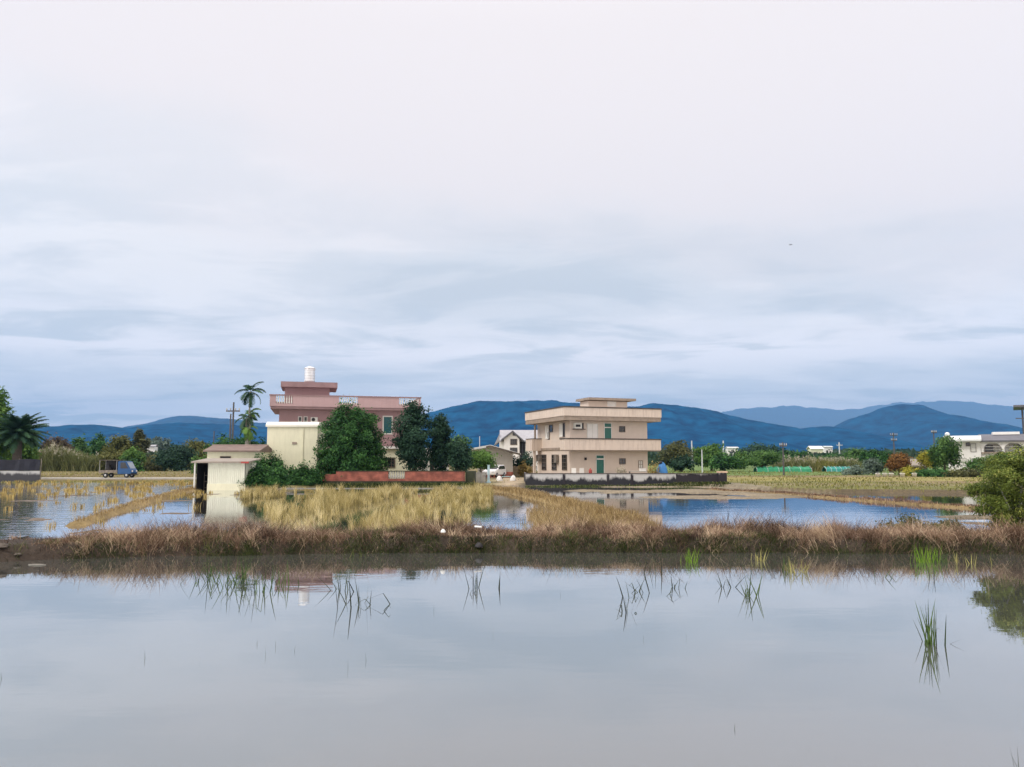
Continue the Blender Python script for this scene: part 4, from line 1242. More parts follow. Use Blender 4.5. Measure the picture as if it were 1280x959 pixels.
# ------------------------------------------------------------------ white house at right, tall neighbour at the frame edge
def right_house():
    Y = 112.0
    xa = at(1182, 560, Y).x
    h = House('white_house', 'white two storey house with upper veranda behind the bushes at right', 'house', (xa, Y), R(-29))
    f = lambda px, py: h.F(px, py, 0)
    g = lambda x: 1160 + x / 8.72
    q = lambda y: 490 + y / 8.72
    W1 = f(g(575), 560)[0]; ze = f(1200, q(540))[1]; zt = f(1200, q(478))[1]
    Wt = W1 + 13
    h.part('wall', M['white'], (0.3, W1, 0, 9, -0.1, ze))
    MB().prism_x([(-1.0, ze), (9.4, ze), (9.4, zt), (-0.2, zt), (-1.0, ze + 0.25)], -0.2, W1 + 0.1).build('roof', M['pale_tin'], h.root)
    # veranda wing
    h.part('wall', M['white'], (W1 + 0.003, Wt, 1.6, 9, -0.1, ze - 0.05))
    zr = f(1250, q(478))[1]; zre = f(1250, q(535))[1]
    MB().prism_x([(-0.4, zre - 0.1), (9.3, zre - 0.1), (9.3, zr + 0.5), (2.2, zr), (-0.4, zre + 0.1)], W1 + 0.15, Wt + 0.4).build('roof', M['dark_roof'], h.root)
    zf = f(1250, q(655))[1]; zarch = f(1250, q(560))[1]
    h.part('veranda_floor', M['slabband'], (W1 + 0.05, Wt, 0, 1.595, zf - 0.2, zf))
    h.part('veranda_beam', M['white'], (W1 + 0.05, Wt, 0.02, 0.2, zarch, zre - 0.11))
    n = 5
    for k in range(n + 1):
        x = W1 + 0.2 + (Wt - W1 - 0.5) * k / n
        m = MB().box(x - 0.14, x + 0.14, 0.0, 0.22, zf, zarch)
        # arch haunches
        for s in (-1, 1): m.prism_y([(x + s * 0.141, zarch), (x + s * 0.141, zarch - 0.7), (x + s * 0.3, zarch - 0.35), (x + s * 0.75, zarch - 0.003)][::s], 0.04, 0.18)
        m.build('column', M['white'], h.root)
    h.part('railing', M['concrete'], (W1 + 0.06, Wt, 0.06, 0.12, zf + 0.75, zf + 0.82), (W1 + 0.06, Wt, 0.07, 0.11, zf + 0.35, zf + 0.4))
    h.part('downstairs_wall', M['white'], (W1 + 0.05, W1 + 5, 0.3, 1.595, -0.1, zf - 0.203))
    u0, w0 = f(g(412), q(592)); u1, w1 = f(g(456), q(550))
    h.opening('window', 'F', 0, u0, u1, w0, w1, M['bronze'], M['glass'], (1, 0))
    u0, w0 = f(g(465), q(655)); u1, w1 = f(g(522), q(562))
    h.opening('window', 'F', 0, u0, u1, w0, w1, M['bronze'], M['offwhite'], (0, 0), fw=0.05)
    h.opening('window', 'F', 1.6, W1 + 0.6, W1 + 1.6, zf + 0.02, zarch - 0.2, M['bronze'], M['glass'], (0, 1))
    h.opening('window', 'F', 1.6, W1 + 4.0, W1 + 6.2, zf + 0.6, zarch - 0.2, M['bronze'], M['glass'], (1, 0))
    u0, w0 = f(g(345), q(800)); u1, w1 = f(g(420), q(720))
    h.opening('window', 'F', 0, u0, u1, w0, w1, M['concrete'], M['offwhite'], (1, 0))
    # roof-top white block and tank
    x0 = h.F(g(705), q(455), 5)[0]; x1 = h.F(g(1000), q(455), 5)[0]; zz = h.F(g(705), q(437), 5)[1]
    h.part('roof_room', M['white'], (x0, x1, 5, 8, zr + 0.3, zz))
    x0, zz = h.F(g(210), q(470), 3)
    p = h.root.matrix_basis @ Vector((x0, 3, zt))
    t = thing('water_tank', 'small white water tank on the left end of the white house roof', 'water tank', p)
    zz = h.F(g(210), q(440), 3)[1] - zt
    MB().lathe([(0.32, 0.1), (0.34, 0.2), (0.34, zz - 0.2), (0.2, zz - 0.03), (0.02, zz)], 18).build('tank_body', M['steel'], t, smooth=True)
    MB().box(-0.3, 0.3, -0.3, 0.3, 0, 0.1).build('tank_base', M['concrete'], t)


right_house()


def roof_shelter():
    Y = 118.0
    x0 = at(1269, 520, Y).x
    h = House('tall_white_building', 'tall white building with roof canopy cut by the right edge of the photo', 'building', (x0 + 1.0, Y), R(-33))
    z1 = at(1275, 547, Y).z - ZL; zc = at(1275, 509, Y).z - ZL; zm = at(1275, 523.5, Y).z - ZL
    h.part('wall', M['white'], (0, 9, 0, 8, -0.1, z1))
    h.part('roof_slab', M['concrete'], (-0.4, 9.4, -0.4, 8.4, z1, z1 + 0.25))
    for x in (0.15, 1.6, 4.5, 8): 
        for y in (0.3, 7.5): h.part('post', M['pole'], (x - 0.09, x + 0.09, y - 0.09, y + 0.09, z1 + 0.25, zc))
    h.part('canopy_roof', M['dark_roof'], (-1.0, 10, -0.8, 8.5, zc, zc + 0.3))
    h.part('rail', M['pole'], (-0.8, 9, 0.27, 0.33, zm, zm + 0.14))
    h.part('stair_block', M['white'], (1.8, 5, 1, 5, z1 + 0.25, zc - 0.2))
    h.opening('window', 'F', 0, 2, 3.4, z1 - 2.4, z1 - 1.0, M['bronze'], M['glass'])


roof_shelter()


def small_house(name, label, px0, px1, py_t, Y, roofmat, wallmat, cat='house', rise=0.8, zb=ZL):
    x0 = at(px0, 570, Y).x; x1 = at(px1, 570, Y).x; zt = at(640, py_t, Y).z - zb
    h = House(name, label, cat, (x0, Y), 0, zb)
    W = x1 - x0
    h.part('wall', wallmat, (0, W, 0, W * 0.8, -0.1, zt - rise))
    MB().prism_x([(-0.5, zt - rise), (W * 0.4, zt - 0.1), (W * 0.8 + 0.5, zt - rise), (W * 0.8 + 0.5, zt - rise + 0.2), (W * 0.4, zt), (-0.5, zt - rise + 0.2)], -0.4, W + 0.4).build('roof', roofmat, h.root)
    h.opening('window', 'F', 0, W * 0.2, W * 0.45, (zt - rise) * 0.45, (zt - rise) * 0.8, M['bronze'], M['glass'])
    h.opening('door', 'F', 0, W * 0.6, W * 0.78, 0, (zt - rise) * 0.75, M['bronze'], M['dark'], (0, 0))
    return h


small_house('farm_house', 'tiny white far house among the trees right of the beige house', 910, 923, 558.5, 420, M['pale_tin'], M['white'])
small_house('farm_house', 'far cream house with a pale roof above the reeds, right of the utility pole', 1014, 1029, 557.5, 380, M['white'], M['cream'], rise=1.6)
small_house('farm_house', 'very small far white house right of the far cream house', 1031, 1041, 557.5, 520, M['pale_tin'], M['white'])
small_house('field_hut', 'low dark hut with a pale sloping roof between the orange and yellow trees', 1135, 1158, 573.5, 118, M['tin_roof'], M['wood'], 'hut', 1.2)
small_house('farm_house', 'far white house in the trees at left above the lane', 183, 193, 556, 330, M['grey_roof'], M['white'])


# ------------------------------------------------------------------ fences, nets, poles
def fence_left():
    Y = 84.0
    x1 = at(49.5, 590, Y).x; x0 = -85
    t = thing('net_fence', 'black shade net fence with pale low panels under the date palm', 'fence', (0, Y, ZL))
    zt = at(640, 574.5, Y).z - ZL; zm = at(640, 588.5, Y).z - ZL
    n = 60; vs = []; fs = []
    for k in range(n + 1):
        x = x0 + (x1 - x0) * k / n; d = 0.06 * math.sin(k * 1.3) + 0.04 * math.sin(k * 2.9); dz = 0.06 * math.sin(k * 0.9)
        for yy, z in ((d, zm), (d * 1.4, (zm + zt) / 2), (d * 0.6, zt + dz)): vs.append((x, yy, z))
        for yy, z in ((d + .02, zm), (d * 1.4 + .02, (zm + zt) / 2), (d * 0.6 + .02, zt + dz)): vs.append((x, yy, z))
    for k in range(n):
        a = k * 6; b = a + 6
        fs += [(a, b, b + 1, a + 1), (a + 1, b + 1, b + 2, a + 2), (a + 3, a + 4, b + 4, b + 3), (a + 4, a + 5, b + 5, b + 4), (a + 2, b + 2, b + 5, a + 5)]
    MB().add(vs, fs).build('net', M['blacknet'], t)
    MB().box(x0, x1, 0.02, 0.1, -0.3, zm - 0.02).build('low_panel', M['greynet'], t)
    k = 0; x = x1
    while x > x0:
        MB().tube([(x, 0.2, -0.2), (x, 0.2, zt + 0.1)], 0.05, 6).build('post', M['wood'], t); x -= 2.4


fence_left()


def net_tunnel(label, px0, px1, py0, Y, mat):
    x0 = at(px0, 585, Y).x; x1 = at(px1, 585, Y).x; zt = at(640, py0, Y).z - ZL
    t = thing('net_tunnel', label, 'net', (x0, Y, ZL))
    W = x1 - x0; n = 40; vs = []; fs = []
    prof = [(-0.5, 0), (-0.42, 0.6), (0, 1.0), (0.42, 0.6), (0.5, 0)]
    for k in range(n + 1):
        x = W * k / n
        s = 0.82 + 0.18 * abs(math.sin(k * 0.7)) + 0.06 * math.sin(k * 2.3)
        for y, z in prof: vs.append((x, y * 2.2, z * zt * s))
    for k in range(n):
        for j in range(4): a = k * 5 + j; fs.append((a, a + 5, a + 6, a + 1))
    MB().add(vs, fs).build('net', mat, t)
    for k in range(0, n + 1, 8): MB().tube([(W * k / n, y * 2.2, z * zt * 1.02) for y, z in prof], 0.03, 5).build('hoop', M['palepole'], t)


net_tunnel('long bright green crop net lying across the field right of the low wall', 944, 1012, 583.0, 138, M['greennet'])
net_tunnel('shorter teal crop net in the field, right of the bright green net', 1030, 1062, 583.0, 141, M['tealnet'])


def pole(label, px, py0, py1, Y, r=0.15, arm=None, mat='pole', name='utility_pole', cat='utility pole', zb=None):
    zb = ZL if zb is None else zb
    p = at(px, 570, Y); zt = at(px, py0, Y).z - zb
    t = thing(name, label, cat, (p.x, Y, zb))
    MB().tube([(0, 0, -0.3), (0, 0, zt * 0.5), (0, 0, zt)], [r, r * 0.85, r * 0.65], 10).build('shaft', M[mat], t)
    if arm:
        for w, dz in arm:
            MB().box(-w, w, -r - 0.06, -r + 0.04, zt - dz - 0.08, zt - dz + 0.08).build('crossarm', M[mat], t)
            for s in (-0.9, -0.35, 0.35, 0.9):
                MB().lathe([(0.05, 0), (0.09, 0.08), (0.05, 0.16), (0.08, 0.22), (0.02, 0.3)], 8, (s * w, -r - 0.01, zt - dz + 0.085)).build('insulator', M['concrete'], t)
    return t


pole('tall dark utility pole with one crossarm above the cream shed, nearer of the pair', 289.8, 503, 560, 95, 0.15, [(0.85, 1.1)])
pole('shorter bare dark pole just left of the pole above the cream shed', 286.6, 517.5, 560, 98, 0.14)
pole('short dark post far behind the dark bush left of the tin shed', 266.5, 539, 560, 120, 0.12)
pole('dark utility pole standing in the field right of the low wall', 979, 553, 592, 108, 0.13, [(0.5, 0.5)])
pole('slim white pole in front of the bright green trees right of the beige house', 877.5, 562, 583, 130, 0.13, mat='palepole')
pole('thin pale mast rising behind the trees, left of the far white house', 904.5, 551, 575, 300, 0.35, mat='palepole', name='mast', cat='mast')
pole('thin pale mast nearest the right side of the beige house', 865, 551, 575, 300, 0.35, mat='palepole', name='mast', cat='mast')
pole('tall grey twin crossarm pole left of the orange tree', 1118, 541, 585, 150, 0.15, [(0.7, 0.5), (0.55, 1.5)])
pole('grey pole just left of the tall green tree by the white house', 1168.5, 538, 585, 135, 0.13, [(0.45, 0.4)])
pole('far pale pole in the trees right of the far cream house', 1049.5, 553, 580, 260, 0.25, [(1.0, 1.0)], mat='palepole')
pole('thin white post between the tin barn roof and the dark trees', 599.5, 545.5, 575, 150, 0.10, mat='palepole', name='mast', cat='mast')


# ------------------------------------------------------------------ trees and bushes
def leaf_cloud(rng, blobs, n, leaf, clumps=22, spread=0.30, inner=0.25, flat=0.75, aspect=0.55):
    """leaf-sized faces in clumps over the shells of several lobes; returns quads and a tone per vertex"""
    area = np.array([b[3] * b[5] + b[4] * b[5] for b in blobs]); cnt = np.maximum(1, (n * area / area.sum())).astype(int)
    C, T = [], []
    for b, k in zip(blobs, cnt):
        cx, cy, cz, rx, ry, rz = b
        d = rng.normal(size=(clumps, 3)); d /= np.linalg.norm(d, axis=1)[:, None]
        rad = rng.uniform(0.62, 1.05, clumps)[:, None]
        cen = d * rad
        tone = rng.random(clumps)
        i = rng.integers(0, clumps, k)
        p = cen[i] + rng.normal(size=(k, 3)) * np.array([spread, spread, spread * flat])
        inn = rng.random(k) < inner
        q = rng.normal(size=(k, 3)); q /= np.linalg.norm(q, axis=1)[:, None]
        p = np.where(inn[:, None], q * rng.random((k, 1)) ** 0.4 * 0.8, p)
        C.append(np.array([cx, cy, cz]) + p * np.array([rx, ry, rz]))
        T.append(np.clip(0.65 * tone[i] + 0.35 * rng.random(k), 0, 1))
    C = np.concatenate(C); T = np.concatenate(T); k = len(C)
    mid = C.mean(0); out = C - mid; out /= np.linalg.norm(out, axis=1)[:, None] + 1e-6
    nrm = 0.75 * rng.normal(size=(k, 3)) + 0.9 * out + np.array([0, -0.1, 0.6]); nrm /= np.linalg.norm(nrm, axis=1)[:, None]
    a = np.cross(nrm, rng.normal(size=(k, 3))); a /= np.linalg.norm(a, axis=1)[:, None]; b = np.cross(nrm, a)
    s = leaf * rng.uniform(0.6, 1.35, k)[:, None]
    a = a * s * 0.5; b = b * s * 0.5 * aspect
    droop = np.array([0, 0, -1]) * s * 0.12
    Q = np.stack([C - a + droop, C - b, C + a + droop, C + b], 1)
    return Q, np.repeat(T, 4)


def blob_set(rng, w, h, d, base, lobes=7, style='round'):
    if style == 'dome':
        out = [(0, 0, base + h * .40, w * .40, d * .40, h * .38), (0, 0, base + h * .66, w * .25, d * .25, h * .29), (-w * .2, 0, base + h * .24, w * .25, d * .3, h * .24), (w * .2, 0, base + h * .24, w * .25, d * .3, h * .24)]
        for k in range(34):
            an = k * 2.399; t = (k + .5) / 34; zz = .10 + .80 * t; rr = .40 * math.sqrt(max(0.02, 1 - (max(0, zz - .26) / .68) ** 2))
            out.append((math.cos(an) * w * rr, math.sin(an) * d * rr, base + h * zz, w * rng.uniform(.09, .13), d * rng.uniform(.09, .13), h * rng.uniform(.07, .11)))
        return out
    return blob_set2(rng, w, h, d, base, lobes, style)


def blob_set2(rng, w, h, d, base, lobes, style):
    """lobes of a crown of full width w, height h, depth d whose bottom is at base"""
    out = []
    if style == 'round':
        out.append((0, 0, base + h * 0.48, w * 0.36, d * 0.36, h * 0.42))
        for k in range(lobes):
            an = 2 * math.pi * k / lobes + rng.uniform(-.3, .3); rr = rng.uniform(0.24, 0.32); zz = rng.uniform(0.25, 0.72)
            out.append((math.cos(an) * w * rr, math.sin(an) * d * rr, base + h * zz, w * rng.uniform(.17, .24), d * rng.uniform(.17, .24), h * rng.uniform(.18, .26)))
        out.append((rng.uniform(-.08, .08) * w, 0, base + h * 0.80, w * .22, d * .22, h * .20))
    elif style == 'tall':
        for k in range(lobes + 2):
            t = k / (lobes + 1); zz = 0.12 + 0.78 * t; f = math.sin(math.pi * (0.26 + 0.60 * t)) ** 0.8 * rng.uniform(.85, 1.1)
            out.append((rng.uniform(-.2, .2) * w * f, rng.uniform(-.2, .2) * d * f, base + h * zz, w * .30 * f + .05, d * .30 * f + .05, h * .15))
    elif style == 'low':
        for k in range(lobes + 1):
            t = (k + 0.5) / (lobes + 1) - 0.5
            hh = h * rng.uniform(.6, 1.0) * (1 - 1.2 * t * t)
            out.append((t * w * 0.85, rng.uniform(-.25, .25) * d, base + hh * 0.38, w * rng.uniform(.13, .2), d * .3, hh * 0.62))
    return out


def trunk_mesh(rng, h, r, blobs, lean=0.0, mat='trunk', parent=None, n=7):
    m = MB()
    top = h
    pts = [(0, 0, -0.3), (lean * .2, 0, h * .3), (lean * .6 + rng.uniform(-.05, .05), 0, h * .65), (lean, 0, top)]
    m.tube(pts, [r * 1.25, r, r * .8, r * .5], n)
    for b in blobs[:8]:
        p0 = Vector((lean * .6, 0, h * rng.uniform(.55, .95))); p2 = Vector(b[:3]); p1 = (p0 + p2) / 2 + Vector((0, 0, -0.08 * (p2 - p0).length))
        m.tube([p0, p1, p0 + (p2 - p0) * 0.95], [r * .5, r * .32, r * .12], 5)
    return m.build('trunk', M[mat], parent, smooth=True)


def tree(name, label, cat, px, pyt, pyb, wpx, Y, leaf, mat, style='round', n=None, base=None, zg=ZL, trunk_h=0.25, seed=0, group=None, lobes=7, depth=None, leafpx=3.4, tmat='trunk', **kw):
    rng = np.random.default_rng(seed * 13 + int(px))
    x = at(px, 570, Y).x
    zt = at(px, pyt, Y).z - zg
    w = hpx(wpx, Y); d = depth or w * 0.9
    b0 = (at(px, pyb, Y).z - zg) if base is None else base
    b0 = max(b0, 0.02)
    hh = zt - b0
    t = thing(name, label, cat, (x, Y, zg), 0, group)
    bl = blob_set(rng, w, hh, d, b0, lobes, style)
    ls = hpx(leafpx, Y) if leaf is None else leaf
    if n is None: n = int(np.clip(wpx * (hh / Y * 960) * 4.2, 900, 14000))
    Q, T = leaf_cloud(rng, bl, n, ls, **kw)
    T = np.clip(T, 0, 1)
    trunk_mesh(rng, b0 + hh * (0.45 if style != 'low' else 0.3), max(0.04, w * 0.035), bl, 0, tmat, t)
    Q[:, :, 2] = np.maximum(Q[:, :, 2], 0.01)
    quads('crown', Q, L[mat], t, T)
    return t


def reed_tussock(label, px, pyt, w, Y, mat, seed, plumes=0, zg=ZL, depth=2.5, n=2600, group=None):
    """tall cane grass: upright bending blades from the ground, some with pale seed plumes"""
    rng = np.random.default_rng(seed * 7 + 1)
    x = at(px, 570, Y).x; hh = at(px, pyt, Y).z - zg; hw = hpx(w, Y) / 2
    t = thing('cane_grass', label, 'reeds', (x, Y, zg), 0, group)
    a = rng.uniform(-1, 1, n); bx = a * hw; by = rng.normal(0, depth * .4, n)
    hp = hh * (.55 + .6 * fbm(bx * .9 + seed, by * .9, 3)) * (1 - .25 * np.abs(a) ** 3)
    P = np.stack([bx, by, np.zeros(n)], -1)
    V, F = arcs(rng, P, hp * rng.uniform(.55, 1.15, n), .0013 * Y * rng.uniform(.6, 1.1, n), rng.uniform(0, 6.3, n), rng.uniform(1.15, 1.56, n), rng.uniform(.1, 1.3, n), 5)
    quads('stems', V, L[mat], t, np.repeat(np.clip(np.repeat(rng.random(n // 20 + 1), 20)[:n] * .5 + rng.random(n) * .5, 0, 1), 12), F)
    if plumes:
        i = rng.integers(0, n, plumes); q = P[i] + np.stack([np.zeros(plumes), np.zeros(plumes), hp[i] * rng.uniform(.75, 1.05, plumes)], -1)
        m = 9
        q = np.repeat(q, m, 0) + rng.normal(0, 1, (plumes * m, 3)) * np.array([.10, .10, .22])
        V, F = arcs(rng, q, rng.uniform(.15, .4, len(q)), np.full(len(q), .10), rng.uniform(0, 6.3, len(q)), rng.uniform(.6, 1.5, len(q)), rng.uniform(.3, 1.2, len(q)), 2)
        quads('plumes', V, L['plume'], t, np.repeat(rng.random(len(q)), 6), F)
    return t


def arcs(rng, P, H, W, az, e0, curl, ns):
    """curving tapered blades: start at elevation e0 towards az, bending down by curl along their length H"""
    n = len(P); d = np.stack([np.cos(az), np.sin(az)], -1); q = P.copy(); e = np.array(e0, float)
    fa = rng.uniform(0, math.pi, n); sd = np.stack([np.cos(fa), 0.5 * np.sin(fa), np.zeros(n)], -1); sd /= np.linalg.norm(sd, axis=1)[:, None]
    out = []
    for i in range(ns + 1):
        w = (W * (1 - .85 * (i / ns) ** 1.5) / 2)[:, None]
        out += [q - sd * w, q + sd * w]
        st = (H / ns)[:, None]
        q = q + st * np.stack([d[:, 0] * np.cos(e), d[:, 1] * np.cos(e), np.sin(e)], -1); e = e - curl / ns
    V = np.stack(out, 1); k = 2 * (ns + 1); b = (np.arange(n) * k)[:, None]
    F = np.concatenate([b + np.array([[2 * i, 2 * i + 1, 2 * i + 3, 2 * i + 2]]) for i in range(ns)], 0)
    return V.reshape(-1, 3), F


# in the gardens of the pink house
tree('round_tree', 'large dense dark green round tree in front of the pink house', 'tree', 439, 503, 588, 90, 70.5, 0.21, 'deep', 'dome', n=42000, seed=1, clumps=16, spread=0.24, base=0.0, inner=.38)
tree('broadleaf_tree', 'tall blue green loose tree behind the right part of the brick wall', 'tree', 517, 503, 586, 62, 71, 0.25, 'blue', 'tall', n=12000, seed=2, lobes=9, spread=0.24, clumps=18, inner=.15)
tree('slender_tree', 'narrow dark pointed tree just right of the tall blue green tree', 'tree', 552, 519, 588, 36, 72, 0.24, 'blue', 'tall', n=7500, seed=3, lobes=7)
tree('garden_bush', 'rounded dark bush at the right end of the brick wall', 'bush', 572, 549, 592, 36, 71.3, 0.22, 'blue', n=6500, seed=4)
tree('garden_tree', 'olive green tree top behind the dark bush and the tin barn', 'tree', 572, 545, 570, 42, 84, 0.26, 'mid', n=1900, seed=5, base=2.4)
tree('young_tree', 'small fresh green tree with a bare stem in front of the tin barn', 'tree', 601, 563, 585, 46, 75, 0.22, 'fresh', n=4200, seed=6, lobes=6, spread=0.36, tmat='palmtrunk', base=1.3)
tree('leafy_tree', 'dark green leafy tree behind the cream shed roof', 'tree', 296, 541, 572, 66, 80, 0.27, 'deep', 'low', n=7000, seed=7)
tree('climbing_shrub', 'tall dark shrub against the foot of the cream block', 'shrub', 334, 565, 600, 44, 67.2, 0.2, 'deep', 'low', n=8000, seed=8, depth=2.0)
tree('vine_mound', 'low spreading vine mound right beside the tin shed', 'bush', 333, 581, 607, 58, 62.6, 0.2, 'deep', 'low', n=9000, seed=9, depth=2.0, zg=0.35)
tree('vine_shrub', 'low dark shrub hiding the left end of the brick wall', 'shrub', 381, 580, 606, 44, 66.6, 0.2, 'deep', 'low', n=8000, seed=10, depth=1.6)
tree('yard_bush', 'dark green bush behind the tan board fence', 'bush', 652, 562, 588, 34, 104, 0.3, 'blue', 'low', n=2200, seed=11, lobes=6)
tree('dry_shrub', 'dry straw coloured plume shrub in front of the tan board fence', 'shrub', 656, 576, 592, 16, 98, 0.3, 'straw', 'low', n=700, seed=12, lobes=4)
tree('dry_shrub', 'bare pale dry shrub at the right end of the beige house wall', 'shrub', 816, 572, 592, 15, 76.5, 0.16, 'straw', 'low', n=420, seed=13, lobes=4)
tree('dry_shrub', 'pale dry pot plant in front of the lower right window of the beige house', 'shrub', 776, 580, 593, 14, 76.0, 0.14, 'plume', 'low', n=420, seed=14, lobes=4)

# right middle distance
RT = 'trees beyond the fields, right of the beige house'
tree('field_tree', 'tall olive brown tree touching the right side of the beige house', 'tree', 845, 551, 583, 44, 150, 0.5, 'olivebrown', seed=20, group=RT, lobes=6)
tree('field_tree', 'bright green topped tree behind the slim white pole', 'tree', 889, 555, 582, 42, 152, 0.5, 'fresh', seed=21, group=RT)
tree('field_bush', 'low dark bush at the foot of the olive brown tree', 'bush', 852, 569, 584, 28, 138, 0.45, 'blue', 'low', seed=22)
tree('field_bush', 'dark green bush right of the slim white pole', 'bush', 905, 566, 583, 36, 142, 0.45, 'deep', 'low', seed=23)
tree('round_bush', 'broad round olive green bush left of the dark utility pole', 'bush', 952, 562, 584, 56, 140, 0.4, 'mid', seed=24, lobes=9, clumps=30, spread=0.22)
tree('field_tree', 'dark tree line crown behind the round olive bush', 'tree', 955, 555, 572, 60, 210, 0.7, 'blue', 'low', seed=25, group=RT)
tree('field_tree', 'pale reddish tree top left of the round olive bush', 'tree', 925, 562, 582, 18, 175, 0.5, 'fresh', 'low', seed=26, group=RT)
tree('field_tree', 'dark tree behind the utility pole in the field', 'tree', 992, 560, 578, 44, 205, 0.7, 'deep', 'low', seed=27, group=RT)
tree('field_tree', 'dark bushy tree right of the far cream house', 'tree', 1045, 562, 582, 44, 190, 0.6, 'deep', 'low', seed=28, group=RT)
tree('field_tree', 'mid green tree above the teal net', 'tree', 1070, 561, 590, 40, 165, 0.55, 'mid', seed=29, group=RT)
tree('field_tree', 'dark tree just left of the orange tree', 'tree', 1095, 560, 588, 36, 160, 0.55, 'deep', seed=30, group=RT)
tree('grey_shrub', 'grey green feathery shrub left of the orange tree', 'shrub', 1090, 572, 594, 24, 116, 0.35, 'greyleaf', seed=31)
tree('grey_shrub', 'low pale grey shrub at the field edge right of the teal net', 'shrub', 1067, 581, 596, 32, 112, 0.3, 'greyleaf', 'low', seed=32)
tree('orange_tree', 'rusty orange autumn tree at the far field edge', 'tree', 1123, 566, 595, 31, 108, 0.32, 'orange', seed=33, base=0.3)
tree('yellow_shrub', 'low yellow green shrub in front of the orange tree', 'shrub', 1137, 581, 597, 22, 103, 0.3, 'yellow', 'low', seed=34)
tree('yellow_tree', 'bright yellow green tree left of the tall green tree', 'tree', 1158, 563, 592, 24, 106, 0.3, 'yellow', seed=35, base=1.0)
tree('tall_green_tree', 'tall fresh green tree in front of the white house left wall', 'tree', 1180, 545, 592, 34, 104, 0.32, 'mid', seed=36, n=6000, base=0.8)
tree('dark_bush', 'dark green round bush below the yellow green tree', 'bush', 1165, 583, 599, 38, 99, 0.3, 'deep', 'low', seed=37)
tree('brown_bush', 'brownish low bush below the white house left wall', 'bush', 1200, 583, 602, 40, 98, 0.3, 'olivebrown', 'low', seed=38)
tree('house_bush', 'green bush in front of the white house veranda', 'bush', 1222, 572, 602, 32, 101, 0.3, 'mid', seed=39, base=0.1)
tree('house_bush', 'wide green bush right of the veranda bush, partly behind the yellow green willow bush', 'bush', 1256, 566, 602, 50, 103, 0.32, 'mid', seed=40, base=0.1)
for k, (px, w, lb) in enumerate(((990, 38, 'pale plumed cane grass right of the dark utility pole'), (1022, 36, 'pale plumed cane grass below the far cream house'), (1052, 32, 'pale plumed cane grass behind the teal net'))):
    reed_tussock(lb, px, 571, w, 146, 'fieldgrass' if k == 1 else 'canegreen', 41 + k, 70, depth=4, group='cane grass in the far fields')
# left middle distance
LT = 'trees beyond the lane at left'
tree('tall_tree', 'tall light green tree cut by the left edge behind the date palm', 'tree', -8, 489, 582, 56, 92, 0.42, 'fresh', 'tall', seed=50, n=7500, lobes=8, spread=0.36)
tree('lane_tree', 'yellow green tree directly behind the date palm', 'tree', 26, 527, 589, 40, 100, 0.4, 'fresh', seed=51)
tree('lane_tree', 'reddish brown tree right of the date palm', 'tree', 70, 545, 589, 34, 172, 0.6, 'reddish', seed=52, group=LT)
tree('lane_tree', 'mid green tree between the reddish tree and the dark tree', 'tree', 98, 547, 589, 34, 178, 0.6, 'mid', seed=53, group=LT)
tree('lane_tree', 'dark green tree left of the olive tree', 'tree', 126, 543, 589, 26, 192, 0.6, 'deep', seed=54, group=LT)
tree('lane_tree', 'olive yellow tree above the blue truck', 'tree', 149, 543, 589, 38, 166, 0.55, 'olive', seed=55, group=LT)
tree('lane_tree', 'brownish olive tree, tallest right of the truck', 'tree', 174, 538, 589, 28, 168, 0.55, 'olivebrown', 'tall', seed=56, group=LT)
tree('lane_tree', 'pale grey far tree left of the dark bush', 'tree', 198, 546, 570, 28, 420, 1.4, 'greyleaf', seed=57, group=LT)  # distance haze put into the pale grey leaf colour
tree('dark_bush', 'wide dark blue green bush behind the lane, left of the tin shed', 'bush', 219, 556, 589, 46, 148, 0.5, 'blue', seed=58, n=7500, lobes=8, base=0.05)
tree('lane_tree', 'light green tree behind the dark bush left of the tin shed', 'tree', 244, 550, 588, 42, 165, 0.5, 'olive', seed=59, group=LT)
tree('lane_tree', 'fresh green low shrub between the dark bush and the tin shed', 'shrub', 251, 564, 590, 20, 120, 0.4, 'fresh', 'low', seed=60)
tree('banana_clump', 'bright green broad leaved clump right behind the blue truck', 'shrub', 166, 560, 583, 28, 146, 0.7, 'fresh', seed=61, aspect=0.3)
tree('banana_clump', 'yellow green leafy clump above the truck canopy', 'shrub', 138, 561, 583, 26, 147, 0.65, 'olive', seed=62, aspect=0.3)
tree('lane_bush', 'dark bush directly behind the truck cab', 'bush', 162, 572, 589, 28, 142, 0.5, 'deep', 'low', seed=63)
for k, (px, w, m_, pt, Y, pl, lb) in enumerate(((47, 34, 'canegreen', 559, 150, 0, 'olive cane grass just right of the date palm trunk'), (66, 30, 'canegreen', 557, 149, 110, 'pale white plumed cane grass right of the olive cane grass'), (84, 26, 'canegreen', 560, 151, 80, 'yellowish cane grass with pale plumes in the middle of the hedge'), (103, 34, 'canegreen', 563, 149, 20, 'tan brown cane grass left of the truck'), (122, 30, 'canegreen', 566, 150, 0, 'greenish cane grass behind the truck bed'), (182, 30, 'canegreen', 573, 152, 0, 'low dry cane grass right of the truck'))):
    reed_tussock(lb, px, pt, w, Y, m_, 64 + k, pl, group='cane grass hedge along the lane')
tree('reed_hedge', 'brown low bushes behind the plumed cane grass, below the reddish tree', 'bush', 78, 558, 589, 70, 158, 0.5, 'olivebrown', 'low', seed=70, n=5200, depth=3)
tree('reed_hedge', 'olive low bushes behind the blue truck, below the olive yellow tree', 'bush', 150, 560, 589, 60, 160, 0.5, 'olive', 'low', seed=72, n=5200, depth=3)
tree('lane_bush', 'grey green low bush along the lane below the far white house', 'bush', 192, 566, 589, 34, 150, 0.5, 'olivebrown', 'low', seed=71, n=900)


